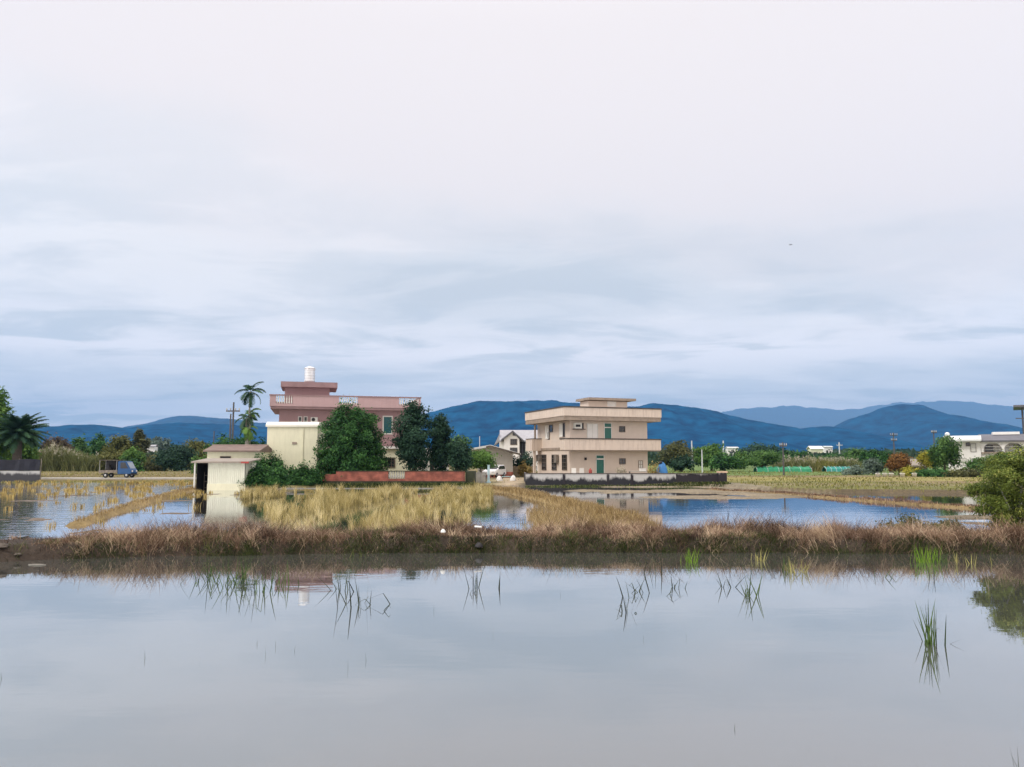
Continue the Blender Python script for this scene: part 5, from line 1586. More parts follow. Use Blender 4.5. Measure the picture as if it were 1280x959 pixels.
# ------------------------------------------------------------------ palms
def frond(rng, L_, az, el, droop, leaflen, nleaf, width=0.05):
    """a feather leaf: rachis curve plus leaflets both sides; returns quads"""
    pts = []
    d = np.array([math.cos(az), math.sin(az)])
    p = np.zeros(3); e = el
    n = 14
    for k in range(n + 1):
        pts.append(p.copy())
        st = L_ / n; p = p + st * np.array([d[0] * math.cos(e), d[1] * math.cos(e), math.sin(e)]); e -= droop / n
    pts = np.array(pts); Q = []
    side = np.array([-d[1], d[0], 0.0])
    for a, b in zip(pts[:-1], pts[1:]):
        w = 0.02 * L_ / 2; Q.append([a - side * w, a + side * w, b + side * w, b - side * w])
    for k in range(nleaf):
        t = 0.12 + 0.88 * k / nleaf; f = t * n; i = min(n - 1, int(f)); c = pts[i] + (pts[i + 1] - pts[i]) * (f - i)
        tang = pts[i + 1] - pts[i]; tang = tang / np.linalg.norm(tang)
        ll = leaflen * math.sin(math.pi * min(0.97, 0.2 + 0.75 * t)) * rng.uniform(.85, 1.1)
        for s in (-1, 1):
            dr = side * s * 0.75 + tang * 0.6 + np.array([0, 0, -0.30 + rng.uniform(-.15, .2)]); dr /= np.linalg.norm(dr)
            e1 = c + dr * ll; wv = tang * width
            Q.append([c - wv, c + wv, e1 + wv * 0.25 + np.array([0, 0, -0.08 * ll]), e1 - wv * 0.25 + np.array([0, 0, -0.08 * ll])])
    return np.array(Q)


def palm(name, label, px, pyb, pyc, Y, nf, L_, mat, tr, els, droop, leaflen, seed, zg=ZL, bend=0.0, nleaf=30, width=0.05, tmat='palmtrunk'):
    rng = np.random.default_rng(seed)
    x = at(px, 560, Y).x; zc = at(px, pyc, Y).z - zg
    t = thing(name, label, 'palm tree', (x, Y, zg))
    m = MB(); k = 10
    pts = [(bend * (i / k) ** 2, 0, -0.2 + (zc + 0.2) * i / k) for i in range(k + 1)]
    m.tube(pts, [tr * (1.25 - 0.4 * i / k + (0.06 if i % 2 else 0)) for i in range(k + 1)], 10)
    m.build('trunk', M[tmat], t, smooth=True)
    Qs, T = [], []
    for i in range(nf):
        el = R(els[0] + (els[1] - els[0]) * (i / max(1, nf - 1)))
        q = frond(rng, L_ * rng.uniform(.85, 1.1), i * 2.399 + rng.uniform(-.2, .2), el, droop * rng.uniform(.8, 1.2), leaflen, nleaf, width)
        Qs.append(q + np.array([bend, 0, zc])); T += [rng.uniform(0, 1)] * (len(q) * 4)
    quads('crown', np.concatenate(Qs), L[mat], t, np.clip(np.array(T) + RNG.uniform(-.2, .2, len(T)), 0, 1))
    return t


palm('date_palm', 'big dark date palm with a thick trunk behind the black net fence', 22, 573, 543, 90, 66, 3.5, 'palm', 0.45, (86, -12), 1.15, 0.80, 3, nleaf=46, width=0.06, tmat='trunk')
palm('areca_palm', 'tall slim palm with ragged dark crown rising above the cream shed', 309.5, 560, 490, 78, 11, 1.8, 'areca', 0.10, (85, -25), 1.7, 0.62, 5, bend=0.1, width=0.045)
palm('areca_palm', 'lower palm with a dark crown beside the tall slim palm trunk', 307.5, 560, 523, 77, 10, 1.5, 'areca', 0.09, (70, -40), 1.8, 0.5, 8, bend=-0.05, width=0.04)
palm('areca_palm', 'pale yellow green palm crown just above the lower dark palm', 312, 560, 516, 79, 9, 1.3, 'fresh', 0.09, (70, -50), 2.0, 0.5, 9, width=0.045)
palm('areca_palm', 'lowest yellow green palm with hanging fronds above the shed roof', 309, 560, 536, 76.2, 9, 1.35, 'fresh', 0.09, (55, -60), 2.0, 0.5, 11, width=0.045)


# far wood seen as one mass
def far_woods():
    rng = np.random.default_rng(77)
    C, T = [], []
    for Y, hmin, hmax, n in ((480, 3.5, 7, 9000), (320, 2.5, 5.0, 6000), (800, 6, 12, 7000)):
        x = rng.uniform(-1.0, 1.0, n) * Y
        top = hmin + (hmax - hmin) * fbm(x * 0.035, x * 0 + Y, 4) * 1.2
        f = rng.random(n) ** 0.6
        z = ZL + top * f
        y = Y + rng.normal(0, 0.03 * Y, n) + (1 - f) * -0.02 * Y
        C.append(np.stack([x, y, z], -1)); T.append(np.clip(0.65 * fbm(x * 0.08, x * 0 + 3, 3) + 0.45 * rng.random(n) - 0.05, 0, 1))
    C = np.concatenate(C); T = np.concatenate(T); k = len(C)
    s = (C[:, 1] * 0.0058 * rng.uniform(.6, 1.4, k))[:, None]
    nr = rng.normal(size=(k, 3)) + np.array([0, -.4, .4]); nr /= np.linalg.norm(nr, axis=1)[:, None]
    a = np.cross(nr, rng.normal(size=(k, 3))); a /= np.linalg.norm(a, axis=1)[:, None]; b = np.cross(nr, a)
    Q = np.stack([C - a * s, C - b * s * .7, C + a * s, C + b * s * .7], 1)
    o = quads('far_woods', Q, L['woods'], rnd=np.repeat(T, 4)); tag(o, 'low dark wood along the foot of the blue hills', 'woods', kind='stuff')


far_woods()


# ------------------------------------------------------------------ grasses
def blades(rng, P, H, W, lean, az=None, kink=0.0):
    """tapered bent blades at points P (n,3)"""
    n = len(P); H = np.broadcast_to(H, n); W = np.broadcast_to(W, n)
    az = rng.uniform(0, 2 * math.pi, n) if az is None else az
    d = np.stack([np.cos(az), np.sin(az), np.zeros(n)], -1)
    fa = rng.uniform(0, 2 * math.pi, n); s = np.stack([np.cos(fa), np.sin(fa) * 0.5, np.zeros(n)], -1)
    s /= np.linalg.norm(s, axis=1)[:, None]
    le = np.broadcast_to(lean, n) * rng.uniform(.3, 1.2, n)
    up = np.array([0, 0, 1.0])
    m = P + d * (le * H * .3)[:, None] + up * (H * .6)[:, None]
    t = P + d * (le * H)[:, None] + up * (H * np.clip(1 - .35 * le - kink * rng.random(n), .2, 1))[:, None]
    w = (W / 2)[:, None]
    V = np.stack([P - s * w, P + s * w, m - s * w * .8, m + s * w * .8, t - s * w * .15, t + s * w * .15], 1)
    base = (np.arange(n) * 6)[:, None]
    F = np.concatenate([base + np.array([[0, 1, 3, 2]]), base + np.array([[2, 3, 5, 4]])], 0)
    return V.reshape(-1, 3), F


def grass(name, label, P, H, W, lean, tone, mat, rng, cat='grass', kink=0.0):
    V, F = blades(rng, P, H, W, lean, kink=kink)
    o = quads(name, V, L[mat], rnd=np.repeat(np.clip(tone, 0, 1), 6), F=F)
    return tag(o, label, cat, kind='stuff')


def with_h(x, y, dz=-0.03): return np.stack([x, y, height(x, y) + dz], -1)


def build_grass():
    rng = np.random.default_rng(21)
    # brown dead grass over the dike: leaning mats, tussock by tussock
    nt = 2500
    tx = rng.uniform(-26, 26, nt); ty = front_y(tx) + np.where(rng.random(nt) < .22, rng.uniform(0.25, .8, nt), rng.uniform(0.5, 3.3, nt))
    big = fbm(tx * 0.45 + 2, ty * 0.5, 3)
    me = sstep(-10.6, -13.0, tx)
    k = rng.random(nt) > 0.8 * me; tx, ty, big, me = tx[k], ty[k], big[k], me[k]; nt = len(tx)
    th = (0.16 + 0.55 * sstep(.3, .75, big)) * rng.uniform(.4, 1.3, nt) * (1 - .5 * me)
    taz = rng.uniform(0, 2 * math.pi, nt); ttone = np.clip(0.45 + 1.3 * (fbm(tx * 0.8, ty * 0.8 + 3, 3) - .45) + rng.normal(0, .27, nt), 0, 1)
    m = 60
    sg = np.repeat(rng.uniform(.05, .20, nt), m)
    x = np.repeat(tx, m) + rng.normal(0, 1, nt * m) * sg; y = np.repeat(ty, m) + rng.normal(0, 1, nt * m) * sg
    az = np.repeat(taz, m) + rng.normal(0, .8, nt * m)
    H = np.repeat(th, m) * rng.uniform(.4, 1.25, nt * m)
    tone = np.repeat(ttone, m) + rng.normal(0, .17, nt * m)
    V, F = arcs(rng, with_h(x, y), H, rng.uniform(.006, .014, len(x)), az, rng.uniform(.6, 1.45, len(x)), rng.uniform(.3, 2.2, len(x)), 4)
    o = quads('dead_grass', V, L['brown'], rnd=np.repeat(np.clip(tone, 0, 1), 10), F=F); tag(o, 'matted reddish brown dead grass covering the dike', 'grass', kind='stuff')
    # undergrowth close to the soil, toned dark for the shade between tussocks
    n = 42000
    x = rng.uniform(-26, 26, n); y = front_y(x) + rng.uniform(.0, 3.4, n)
    k = rng.random(n) > .6 * sstep(-10.6, -13, x); x, y = x[k], y[k]
    V, F = arcs(rng, with_h(x, y), rng.uniform(.08, .26, len(x)), rng.uniform(.008, .016, len(x)), rng.uniform(0, 6.3, len(x)), rng.uniform(.4, 1.2, len(x)), rng.uniform(.3, 1.5, len(x)), 3)
    o = quads('dry_undergrowth', V, L['brown'], rnd=np.repeat(np.clip(rng.normal(.10, .13, len(x)), 0, 1), 8), F=F); tag(o, 'short dry undergrowth on the soil of the dike', 'grass', kind='stuff')
    # long pale stalks arching over the mats
    n = 5200
    x = rng.uniform(-26, 26, n); y = front_y(x) + rng.uniform(.2, 3.5, n); cl = fbm(x * 0.7, y * 0.9 + 7, 3)
    k = rng.random(n) < sstep(.25, .7, cl) * (1 - sstep(-10.6, -12.5, x)); x, y, cl = x[k], y[k], cl[k]
    V, F = arcs(rng, with_h(x, y), rng.uniform(.35, .95, len(x)) * (.6 + .7 * cl), rng.uniform(.004, .009, len(x)), rng.uniform(0, 6.3, len(x)), rng.uniform(.8, 1.5, len(x)), rng.uniform(.2, 2.4, len(x)), 6)
    o = quads('seed_stalks', V, L['brown'], rnd=np.repeat(np.clip(rng.normal(.75, .2, len(x)), 0, 1), 14), F=F); tag(o, 'fine pale dry stalks arching over the dike', 'grass', kind='stuff')
    # green fringe along the water line
    nt = 3000
    tx = rng.uniform(-26, 26, nt); ty = front_y(tx) + np.abs(rng.normal(0, .26, nt)) - .12; cl = fbm(tx * .55 + 11, ty * .3, 3) + .16 * sstep(-6, 0, tx)
    k = rng.random(nt) < sstep(.22, .46, cl) * (1 - 0.6 * sstep(-11, -13, tx)); tx, ty, cl = tx[k], ty[k], cl[k]; nt = len(tx); m = 44
    x = np.repeat(tx, m) + rng.normal(0, .12, nt * m); y = np.repeat(ty, m) + rng.normal(0, .10, nt * m)
    V, F = arcs(rng, with_h(x, y), np.repeat(rng.uniform(.09, .30, nt), m) * rng.uniform(.5, 1.1, nt * m), rng.uniform(.006, .013, nt * m), rng.uniform(0, 6.3, nt * m), rng.uniform(.8, 1.5, nt * m), rng.uniform(.3, 1.8, nt * m), 4)
    o = quads('green_fringe', V, L['fringe'], rnd=np.repeat(np.clip(np.repeat(rng.uniform(.1, .75, nt), m) + rng.normal(0, .15, nt * m), 0, 1), 10), F=F); tag(o, 'dark green grass fringe along the foot of the dike', 'grass', kind='stuff')
    # green weeds scattered through the dead grass
    nt = 700
    tx = rng.uniform(-26, 26, nt); ty = front_y(tx) + rng.uniform(.2, 3.2, nt); cl = fbm(tx * .35 + 40, ty * .5, 3)
    k = cl > .53; tx, ty = tx[k], ty[k]; nt = len(tx); m = 40
    x = np.repeat(tx, m) + rng.normal(0, .14, nt * m); y = np.repeat(ty, m) + rng.normal(0, .14, nt * m)
    V, F = arcs(rng, with_h(x, y), np.repeat(rng.uniform(.15, .42, nt), m) * rng.uniform(.5, 1.1, nt * m), rng.uniform(.006, .014, nt * m), rng.uniform(0, 6.3, nt * m), rng.uniform(.8, 1.5, nt * m), rng.uniform(.3, 1.8, nt * m), 4)
    o = quads('green_weeds', V, L['weeds'], rnd=np.repeat(np.clip(np.repeat(rng.uniform(.1, .8, nt), m) + rng.normal(0, .15, nt * m), 0, 1), 10), F=F); tag(o, 'green weeds scattered through the dead grass of the dike', 'weeds', kind='stuff')
    # ripe rice / straw stand behind the dike
    n = 7500
    a = G(298, 640, ZP); X, Y = [], []
    cx = rng.uniform(-24, 3, n * 3); cy = rng.uniform(26.5, 58.5, n * 3)
    pxs = 640 + 960 * cx / cy
    # rows of hills
    cy = np.round(cy / 0.5) * 0.5 + rng.normal(0, .10, len(cy)); cx = np.round(cx / 0.34) * 0.34 + rng.normal(0, .09, len(cx))
    lim = np.where(cy > 45, 303, 330)
    dens = .7 * fbm(cx * 1.0, cy * .035 + 3, 3) + .3 * fbm(cx * .30, cy * .16, 4)
    right = 612 + 40 * sstep(36, 28, cy)
    hole = (pxs > 608) & (pxs < 662) & (cy > 31) & (cy < 47)
    k = (pxs > lim + 40 * (dens - .5)) & (pxs < right) & (~hole) & (rng.random(len(cx)) < sstep(.43, .56, dens))
    k &= ~((pxs > 355) & (pxs < 395) & (cy > 40) & (rng.random(len(cx)) < .85))
    k &= ~((pxs < 345) & (cy < 36) & (rng.random(len(cx)) < .8))
    cx, cy, dens = cx[k][:5200], cy[k][:5200], dens[k][:5200]
    V_, F_, T_, off = [], [], [], 0
    for sel, m, sg, hm, tn, wm in ((rng.random(len(cx)) < .20, 12, .10, .50, .22, .8), (rng.random(len(cx)) < .13, 26, .06, .98, .62, .75)):
        ax, ay, ad = cx[sel], cy[sel], dens[sel]; nn = len(ax)
        x = np.repeat(ax, m) + rng.normal(0, sg, nn * m); y = np.repeat(ay, m) + rng.normal(0, sg, nn * m)
        P = np.stack([x, y, np.full(len(x), ZP - .06)], -1)
        hr = np.repeat((.34 + .52 * sstep(.3, .7, ad)) * rng.uniform(.6, 1.2, nn) * hm, m) * rng.uniform(.6, 1.1, nn * m)
        tone = np.repeat(np.clip(rng.normal(tn, .16, nn) + .12 * sstep(45, 30, ay), 0, 1), m) + rng.normal(0, .14, nn * m)
        V, F = arcs(rng, P, hr, wm * 0.00075 * y * rng.uniform(.5, 1.1, len(x)), rng.uniform(0, 6.3, len(x)), rng.uniform(1.35, 1.56, len(x)), rng.uniform(.1, 1.3, len(x)), 4)
        V_.append(V); F_.append(F + off); off += len(V); T_.append(np.repeat(np.clip(tone, 0, 1), 10))
    o = quads('rice_stand', np.concatenate(V_), L['rice'], rnd=np.concatenate(T_), F=np.concatenate(F_)); tag(o, 'golden ripe rice standing in the flooded paddy before the brick wall', 'rice', kind='stuff')
    # straw on the low ridges
    for nm, lb, pts, wd, cnt, hh, mat in (('bank_straw', 'dry straw along the low bank running to the tin shed', DIAG, .45, 2600, .22, 'brownstraw'), ('ridge_straw', 'golden straw on the curving ridge between the two houses', RIDGE, .95, 9000, .34, 'brownstraw'), ('field_bank_grass', 'short brown grass on the bank across the right paddy', RIGHTR, .6, 6000, .2, 'brown')):
        seg = np.array([[p.x, p.y] for p in pts]); dl_ = np.hypot(*np.diff(seg, axis=0).T); i = rng.choice(len(dl_), cnt, p=dl_ / dl_.sum()); t = rng.random(cnt)
        c = seg[i] + (seg[i + 1] - seg[i]) * t[:, None] + rng.normal(0, wd * .45, (cnt, 2))
        cl = fbm(c[:, 0] * 1.2, c[:, 1] * 1.2, 3); k = rng.random(cnt) < .2 + cl; c = c[k]; cl = cl[k]
        P = with_h(c[:, 0], c[:, 1]); P[:, 2] = np.maximum(P[:, 2], ZP - .1)
        grass(nm, lb, P, hh * (.4 + cl) * rng.uniform(.6, 1.2, len(c)), np.maximum(.008, .0006 * c[:, 1]) * rng.uniform(.6, 1.1, len(c)), .7, rng.random(len(c)) * .8 + .2 * cl, mat, rng)
    # grass between the ridge and the dike
    n = 16000
    cy = rng.uniform(25.6, 39, n); cx = rng.uniform(.3, 6.2, n)
    rx = np.interp(cy, [p.y for p in RIDGE][::-1], [p.x for p in RIDGE][::-1])
    pp = 640 + 960 * cx / cy; cl = fbm(cx * .9, cy * .6 + 5, 3)
    k = (cx < rx + .3) & (pp > 662 + 30 * (cl - .5)) & (rng.random(n) < sstep(.28, .5, cl)); cx, cy, cl = cx[k], cy[k], cl[k]
    P = with_h(cx, cy); P[:, 2] = np.maximum(P[:, 2], ZP - .08)
    V, F = arcs(rng, P, rng.uniform(.2, .55, len(cx)) * (.4 + cl), rng.uniform(.010, .022, len(cx)), rng.uniform(0, 6.3, len(cx)), rng.uniform(1.0, 1.55, len(cx)), rng.uniform(.2, 1.4, len(cx)), 4)
    o = quads('marsh_grass', V, L['brownstraw'], rnd=np.repeat(np.clip(rng.normal(.5, .22, len(cx)) + .4 * (cl - .5), 0, 1), 10), F=F); tag(o, 'golden brown marsh grass between the curving ridge and the dike', 'grass', kind='stuff')
    # rice stubble tufts in the left paddy
    n = 1500
    cx = rng.uniform(-62, -15, n); cy = rng.uniform(27, 84, n); d = fbm(cx * .18 + 3, cy * .2, 3)
    dd = seg_dist(cx, cy, DIAG)
    k = (rng.random(n) < sstep(.45, .66, d) + .06 + .25 * sstep(68, 80, cy)) & (seg_dist(cx, cy, DIAG) > .3) & (cy < land_y(cx)) & (cx < -25.6 * (cy / 62) + (cy - 62) * 0 + 12.5)
    cx, cy = cx[k], cy[k]; m = 16
    x = np.repeat(cx, m) + rng.normal(0, .10, len(cx) * m); y = np.repeat(cy, m) + rng.normal(0, .1, len(cx) * m)
    grass('paddy_stubble', 'scattered rice stubble tufts standing in the left paddy', np.stack([x, y, np.full(len(x), ZP - .05)], -1), np.repeat(rng.uniform(.15, .5, len(cx)), m) * rng.uniform(.6, 1.1, len(x)), .0007 * y, .5, rng.random(len(x)) * .9, 'straw', rng, 'stubble')
    # belt of dry grass on the bank of the lane and below the black fence
    n = 7000
    x = rng.uniform(-75, -26.5, n); y = 85.6 - np.abs(rng.normal(0, 1.6, n)); cl = fbm(x * .5, y * .5, 3)
    k = rng.random(n) < .2 + cl; x, y, cl = x[k], y[k], cl[k]
    P = with_h(x, y); P[:, 2] = np.maximum(P[:, 2], ZP - .1)
    grass('lane_grass', 'dry yellow grass on the bank below the lane', P, rng.uniform(.15, .45, len(x)) * (.3 + cl), .05, .6, rng.random(len(x)), 'fieldgrass', rng)
    # grass of the fields beyond
    n = 42000
    u = rng.random(n); y = 55 + 95 * u ** 1.3; x = rng.uniform(-.9, .9, n) * y
    cl = fbm(x * .15, y * .22, 4)
    road = (x < -26) & (y > 86.2) & (y < 89)
    yard = (x > -27) & (x < 21) & (y < 100)
    k = (y > land_y(x) - .1) & (rng.random(n) < sstep(.35, .6, cl) + .25) & ~road & ~(yard & (rng.random(n) < .93)); x, y, cl = x[k], y[k], cl[k]
    grass('field_grass', 'short yellowish grass on the fields beyond the paddies', with_h(x, y), rng.uniform(.08, .3, len(x)) * (.4 + cl), .0009 * y, .6, rng.random(len(x)) * .8 + .25 * (x < 0), 'fieldgrass', rng)
    # weeds at the foot of the walls
    n = 5200
    x = np.concatenate([rng.uniform(at(657, 600, 70).x, at(912, 600, 70).x, n), rng.uniform(at(400, 600, 66).x, at(596, 600, 66).x, n)])
    y = np.concatenate([70.7 - np.abs(rng.normal(0, .7, n)), 66.9 - np.abs(rng.normal(0, .5, n))])
    grass('wall_weeds', 'low weeds along the feet of the garden walls', with_h(x, y), rng.uniform(.06, .32, len(x)), .05, .6, rng.random(len(x)), 'fringe', rng)


build_grass()


# ------------------------------------------------------------------ reeds standing in the pond
def reed(label, px, py, n, hmax, mat, seed, spread=.12, lean=.35, broken=.25, wid=.010, name='reed_clump', cat='reeds', group='reed clumps standing in the near pond'):
    rng = np.random.default_rng(seed + int(px) * 7)
    p = G(px, py, 0.0)
    t = thing(name, label, cat, (p.x, p.y, 0), 0, group)
    Q, T = [], []
    for k in range(n):
        b = np.array([rng.normal(0, spread), rng.normal(0, spread * .8), -0.12])
        az = rng.uniform(0, 2 * math.pi); h = hmax * 1.25 * rng.uniform(.45, 1.0); le = lean * rng.uniform(.1, 1.2)
        brk = rng.random() < broken * .55; bt = rng.uniform(.45, .75)
        pts = []; q = b.copy(); e = math.pi / 2 - le * .75; ns = 9
        for i in range(ns + 1):
            pts.append(q.copy())
            st = (h + .12) / ns
            q = q + st * np.array([math.cos(az) * math.cos(e), math.sin(az) * math.cos(e) * .6, math.sin(e)])
            e -= .35 * le / ns
            if brk and i == int(bt * ns): e = -rng.uniform(.3, 1.1)
        w0 = wid * rng.uniform(.7, 1.2); tone = rng.random()
        fa = rng.uniform(0, math.pi); sd = np.array([math.cos(fa), math.sin(fa) * .4, 0]); sd /= np.linalg.norm(sd)
        for i in range(ns):
            wa, wb = w0 * (1 - (i / ns) ** 2 * .9), w0 * (1 - ((i + 1) / ns) ** 2 * .9)
            Q.append([pts[i] - sd * wa, pts[i] + sd * wa, pts[i + 1] + sd * wb, pts[i + 1] - sd * wb]); T += [tone] * 4
    quads('leaves', np.array(Q), L[mat], t, np.array(T))
    return t


RD = [
    ('bushy green reed clump at left, below the tin shed', 288, 730, 34, .56, 'reed', .30, .7, .3),
    ('small leaning reeds left of the bushy green clump', 260, 727, 12, .44, 'reed', .22, .9, .4),
    ('tall thin reeds right of the bushy green clump', 323, 741, 12, .50, 'reed', .12, .5, .4),
    ('olive reeds in the reflection of the pink house', 350, 732, 12, .42, 'reed', .16, .5, .3),
    ('bent dark reeds kinked over the water right of the olive reeds', 428, 738, 7, .40, 'reeddark', .16, .8, .7),
    ('wide fan of dark broken reeds at left centre', 452, 757, 12, .46, 'reeddark', .18, .9, .5),
    ('sparse yellow green grass tuft at the dike foot below the brick wall', 450, 697, 14, .30, 'fringe', .22, .5, .2),
    ('slender reeds below the white litter on the dike', 594, 735, 7, .44, 'reeddark', .06, .4, .3),
    ('tiny kinked reed left of the slender reeds', 585, 742, 3, .22, 'reeddark', .07, .7, .6),
    ('single thin stalk right of the slender reeds', 625, 735, 2, .28, 'reeddark', .02, .2, .2),
    ('twiggy dark broken reeds at the middle of the pond', 800, 742, 12, .44, 'reeddark', .2, .9, .5),
    ('lower kinked dark reeds at the middle of the pond', 787, 766, 6, .30, 'reeddark', .1, 1.0, .5),
    ('thin reeds just right of the twiggy broken reeds', 816, 716, 5, .40, 'reeddark', .08, .4, .3),
    ('short leaning reeds left of the bright grass tuft', 846, 735, 5, .3, 'reeddark', .08, .6, .3),
    ('bright green grass tuft at the dike foot right of centre', 865, 703, 26, .34, 'brightgrass', .12, .5, .1),
    ('dark forked reeds right of the bright grass tuft', 909, 734, 7, .34, 'reeddark', .07, .7, .2),
    ('upright green reeds right of the dark forked reeds', 938, 745, 14, .42, 'reed', .08, .5, .2),
    ('pale dry grass tuft at the dike foot above the upright reeds', 947, 701, 14, .32, 'paleclump', .10, .5, .2),
    ('dark green tuft left of the pale yellow clump', 982, 713, 14, .34, 'reed', .12, .6, .2),
    ('pale yellow arching grass clump at right centre', 997, 716, 26, .36, 'paleclump', .12, .9, .1),
    ('arching green reed hoop left of the tall solitary reeds', 1102, 722, 5, .34, 'reed', .14, 1.2, .8),
    ('bright yellow green grass tuft at the dike foot at right', 1156, 703, 40, .42, 'brightgrass', .16, .45, .05),
    ('darker green tuft beside the bright yellow green tuft', 1178, 703, 24, .34, 'reed', .14, .5, .1),
    ('pale thin grasses near the yellow green willow bush', 1212, 706, 16, .36, 'paleclump', .22, .5, .2),
    ('thin leaning reeds above the tall solitary reeds', 1170, 722, 5, .3, 'reeddark', .1, .5, .3),
]
for i, (lb, px, py, n, h, m_, sp, le, br) in enumerate(RD):
    reed(lb, px, py, n, h, m_, 100 + i, sp, le, br)
reed('tall solitary green reed clump standing in the open water at right', 1164, 806, 20, .56, 'reed', 300, .055, .30, .12, .010)
reed('bent outlying leaves around the tall solitary reed clump', 1166, 803, 3, .46, 'reeddark', 307, .05, 1.1, .9, .007)
reed('thin reed tips in the very bottom right corner', 1277, 966, 4, .2, 'reeddark', 310, .05, .4, .1, .005)

# tiny sprouts
proto = None
for i, (px, py) in enumerate(((165, 836), (181, 824), (251, 830), (321, 806), (331, 820), (345, 809), (369, 814), (434, 836), (457, 826), (653, 916), (918, 912), (857, 798), (1, 850), (617, 797), (542, 764), (700, 745), (805, 800))):
    if proto is None:
        proto = reed('tiny dark sprout poking out of the open pond water', px, py, 3, .085, 'reeddark', 500, .012, .8, .5, .004, 'water_sprout', 'sprout', 'tiny sprouts in the open water')
    else:
        c = copy_tree(proto); g = G(px, py, 0); c.location = (g.x, g.y, 0); c.rotation_euler = (0, 0, i * 1.7); c.scale = (1, 1, .6 + .7 * ((i * 37) % 10) / 10)


# ------------------------------------------------------------------ willow-like bush on the dike at right, and dike bushes
def willow():
    rng = np.random.default_rng(91)
    Y = 24.0
    x = at(1268, 600, Y).x
    zg = 0.3
    t = thing('willow_bush', 'large yellow green leafy bush on the dike at the right edge', 'bush', (x, Y, zg))
    bl = []
    S = lambda px, py: (at(px, py, Y).x - x, at(px, py, Y).z - zg)
    for px, py, r in ((1240, 600, .50), (1262, 583, .52), (1290, 577, .58), (1232, 632, .42), (1258, 620, .6), (1285, 615, .7), (1315, 600, .7), (1340, 620, .7), (1310, 640, .6), (1270, 645, .5), (1244, 650, .38), (1226, 612, .30)):
        a, z = S(px, py); bl.append((a, rng.uniform(-.5, .5), z, r, r * 1.0, r * .8))
    Q, T = leaf_cloud(rng, bl, 42000, .080, clumps=24, spread=.24, inner=.2, aspect=.38)
    Q[:, :, 2] = np.maximum(Q[:, :, 2], 0.02)
    m = MB()
    for k in range(9):
        b = bl[k]; m.tube([(rng.uniform(-.15, .25), rng.uniform(-.15, .15), -.2), (b[0] * .4, b[1] * .4, b[2] * .5), (b[0], b[1], b[2])], [.05, .035, .012], 6)
    m.build('trunk', M['palmtrunk'], t, smooth=True)
    quads('crown', Q, L['bushright'], t, T)
    for px, py0, py1, w, lb in ((1132, 643, 668, 58, 'low dark green and brown shrub on the dike left of the yellow green willow bush'), (1178, 648, 668, 40, 'second low shrub on the dike beside the yellow green willow bush')):
        tree('dike_shrub', lb, 'shrub', px, py0, py1, w, 24.3, .07, 'olivebrown', 'low', seed=int(px), n=3600, zg=.32, depth=1.0, base=.02)


willow()


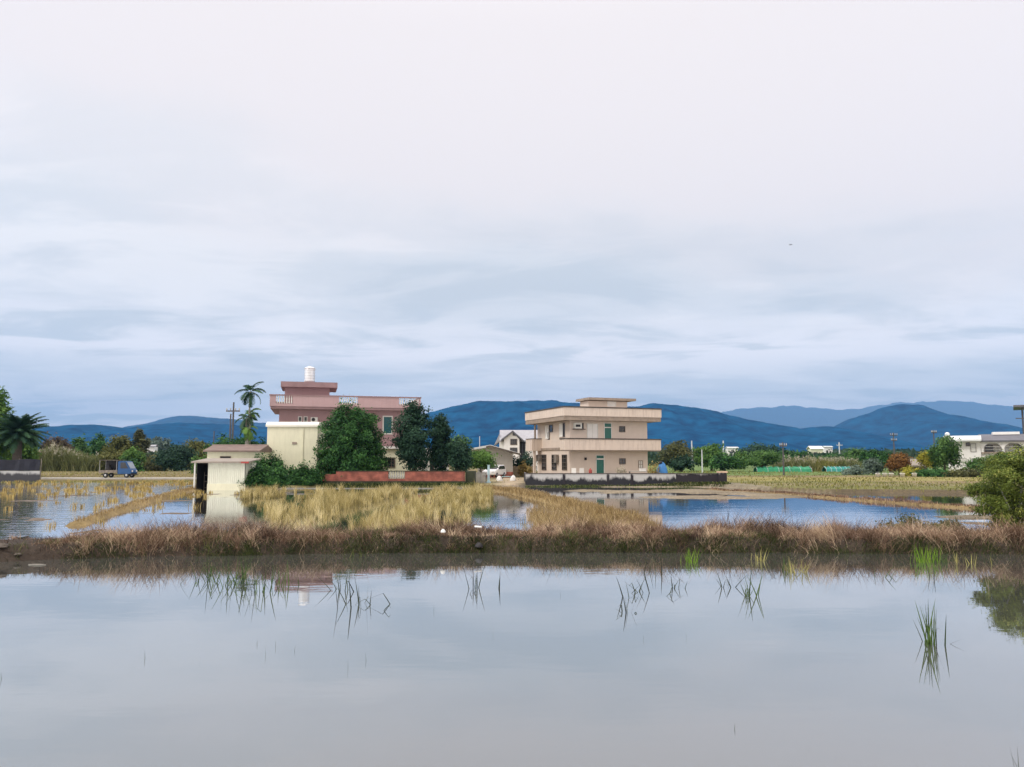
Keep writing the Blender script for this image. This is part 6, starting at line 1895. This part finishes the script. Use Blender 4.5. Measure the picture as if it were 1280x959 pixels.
# ------------------------------------------------------------------ small things
def small_things():
    # litter
    p = at(555, 680, 22.6)
    o = blob_mesh('litter_bag', M['sack'], None, .07, .06, .09, 3, amp=.3, n=14); o.location = (p.x, 22.3, float(height(np.array([p.x]), np.array([22.3]))[0]) + .12); tag(o, 'small white plastic litter caught in the dike grass', 'litter')
    p = at(597, 673, 22.6)
    o = MB().box(-.11, .11, -.05, .05, 0, .03).build('litter_tray', M['sack'], bevel=.01); o.location = (p.x, 22.9, float(height(np.array([p.x]), np.array([22.9]))[0]) + .22); o.rotation_euler = (.3, .1, .3); tag(o, 'flat white litter tray lying on the dike grass', 'litter')
    p = at(599, 683, 22.2)
    o = blob_mesh('litter_bag', M['dark'], None, .12, .1, .12, 9, amp=.3, n=14); o.location = (p.x, 22.0, float(height(np.array([p.x]), np.array([22.0]))[0]) + .1); tag(o, 'dark plastic bag at the foot of the dike', 'litter')
    p = G(46, 706.5, 0)
    o = MB().tube([(-.38, 0, 0), (-.1, .01, .012), (.2, -.01, .012), (.4, .02, 0)], [.03, .04, .038, .02], 8).build('drift_stick', M['palmtrunk'], smooth=True); o.location = (p.x, p.y, .005); o.scale = (.55, .55, .5); tag(o, 'pale stick floating at the left foot of the dike', 'stick')
    # stones and clods at the bare left end
    rng = np.random.default_rng(5)
    for k, (px, py, r, lb) in enumerate(((3, 690, .15, 'dark clod of earth at the far left end of the dike'), (22, 697, .09, 'small dark clod near the floating stick'), (36, 664, .15, 'dark clod on top of the bare dike end'), (12, 672, .17, 'broad clod on the bare dike end near the left edge'))):
        Y = 20.3 if py > 680 else 22.8
        p = at(px, py, Y)
        o = blob_mesh('earth_clod', M['trunk'], None, r, r, r * .6, 30 + k, amp=.3, n=16); o.location = (p.x, Y, float(height(np.array([p.x]), np.array([Y]))[0]) - .03); tag(o, lb, 'clod')
    # white tubs at the field edge
    proto = None
    for k, (px, lb) in enumerate(((1097.5, 'white tub at the field edge, leftmost of the row'), (1106, 'white tub at the field edge, second from the left'), (1114, 'white tub at the field edge below the orange tree'), (1128, 'white tub at the field edge below the yellow shrub'), (1143, 'white tub at the field edge, rightmost of the row'))):
        Y = 98
        if proto is None:
            proto = thing('white_tub', lb, 'tub', group='white tubs at the field edge')
            MB().lathe([(.22, 0), (.30, .38), (.33, .40), (.33, .44), (.29, .44), (.20, .06)], 16).build('tub_body', M['white'], proto, smooth=True)
            MB().tube([(-.32, 0, .4), (-.15, 0, .6), (.15, 0, .6), (.32, 0, .4)], .015, 6).build('handle', M['hub'], proto)
            t = proto
        else:
            t = copy_tree(proto); t['label'] = lb
        x = at(px, 595, Y).x
        t.location = (x, Y, float(height(np.array([x]), np.array([float(Y)]))[0]))
    # bird in the air
    p = at(988.5, 306, 70)
    t = thing('bird', 'single dark bird flying in the pale sky at right', 'bird', p, R(35))
    t.rotation_euler = (R(20), R(-35), R(20)); t.scale = (.5, .5, .5)
    body = MB().tube([(-.22, 0, 0), (-.12, 0, .01), (.0, 0, .0), (.12, 0, 0), (.2, 0, .02), (.25, 0, .01)], [.01, .04, .055, .05, .035, .008], 8)
    for s in (-1, 1):
        body.add([(.06, s * .03, .02), (-.08, s * .03, .02), (-.12, s * .22, .10), (.04, s * .24, .11), (-.14, s * .44, .06), (-.05, s * .42, .07)], [(0, 1, 2, 3), (3, 2, 4, 5)])
    body.add([(-.2, -.02, 0), (-.2, .02, 0), (-.34, .06, 0), (-.34, -.06, 0)], [(0, 1, 2, 3)])
    body.build('body', M['dark'], t)


small_things()
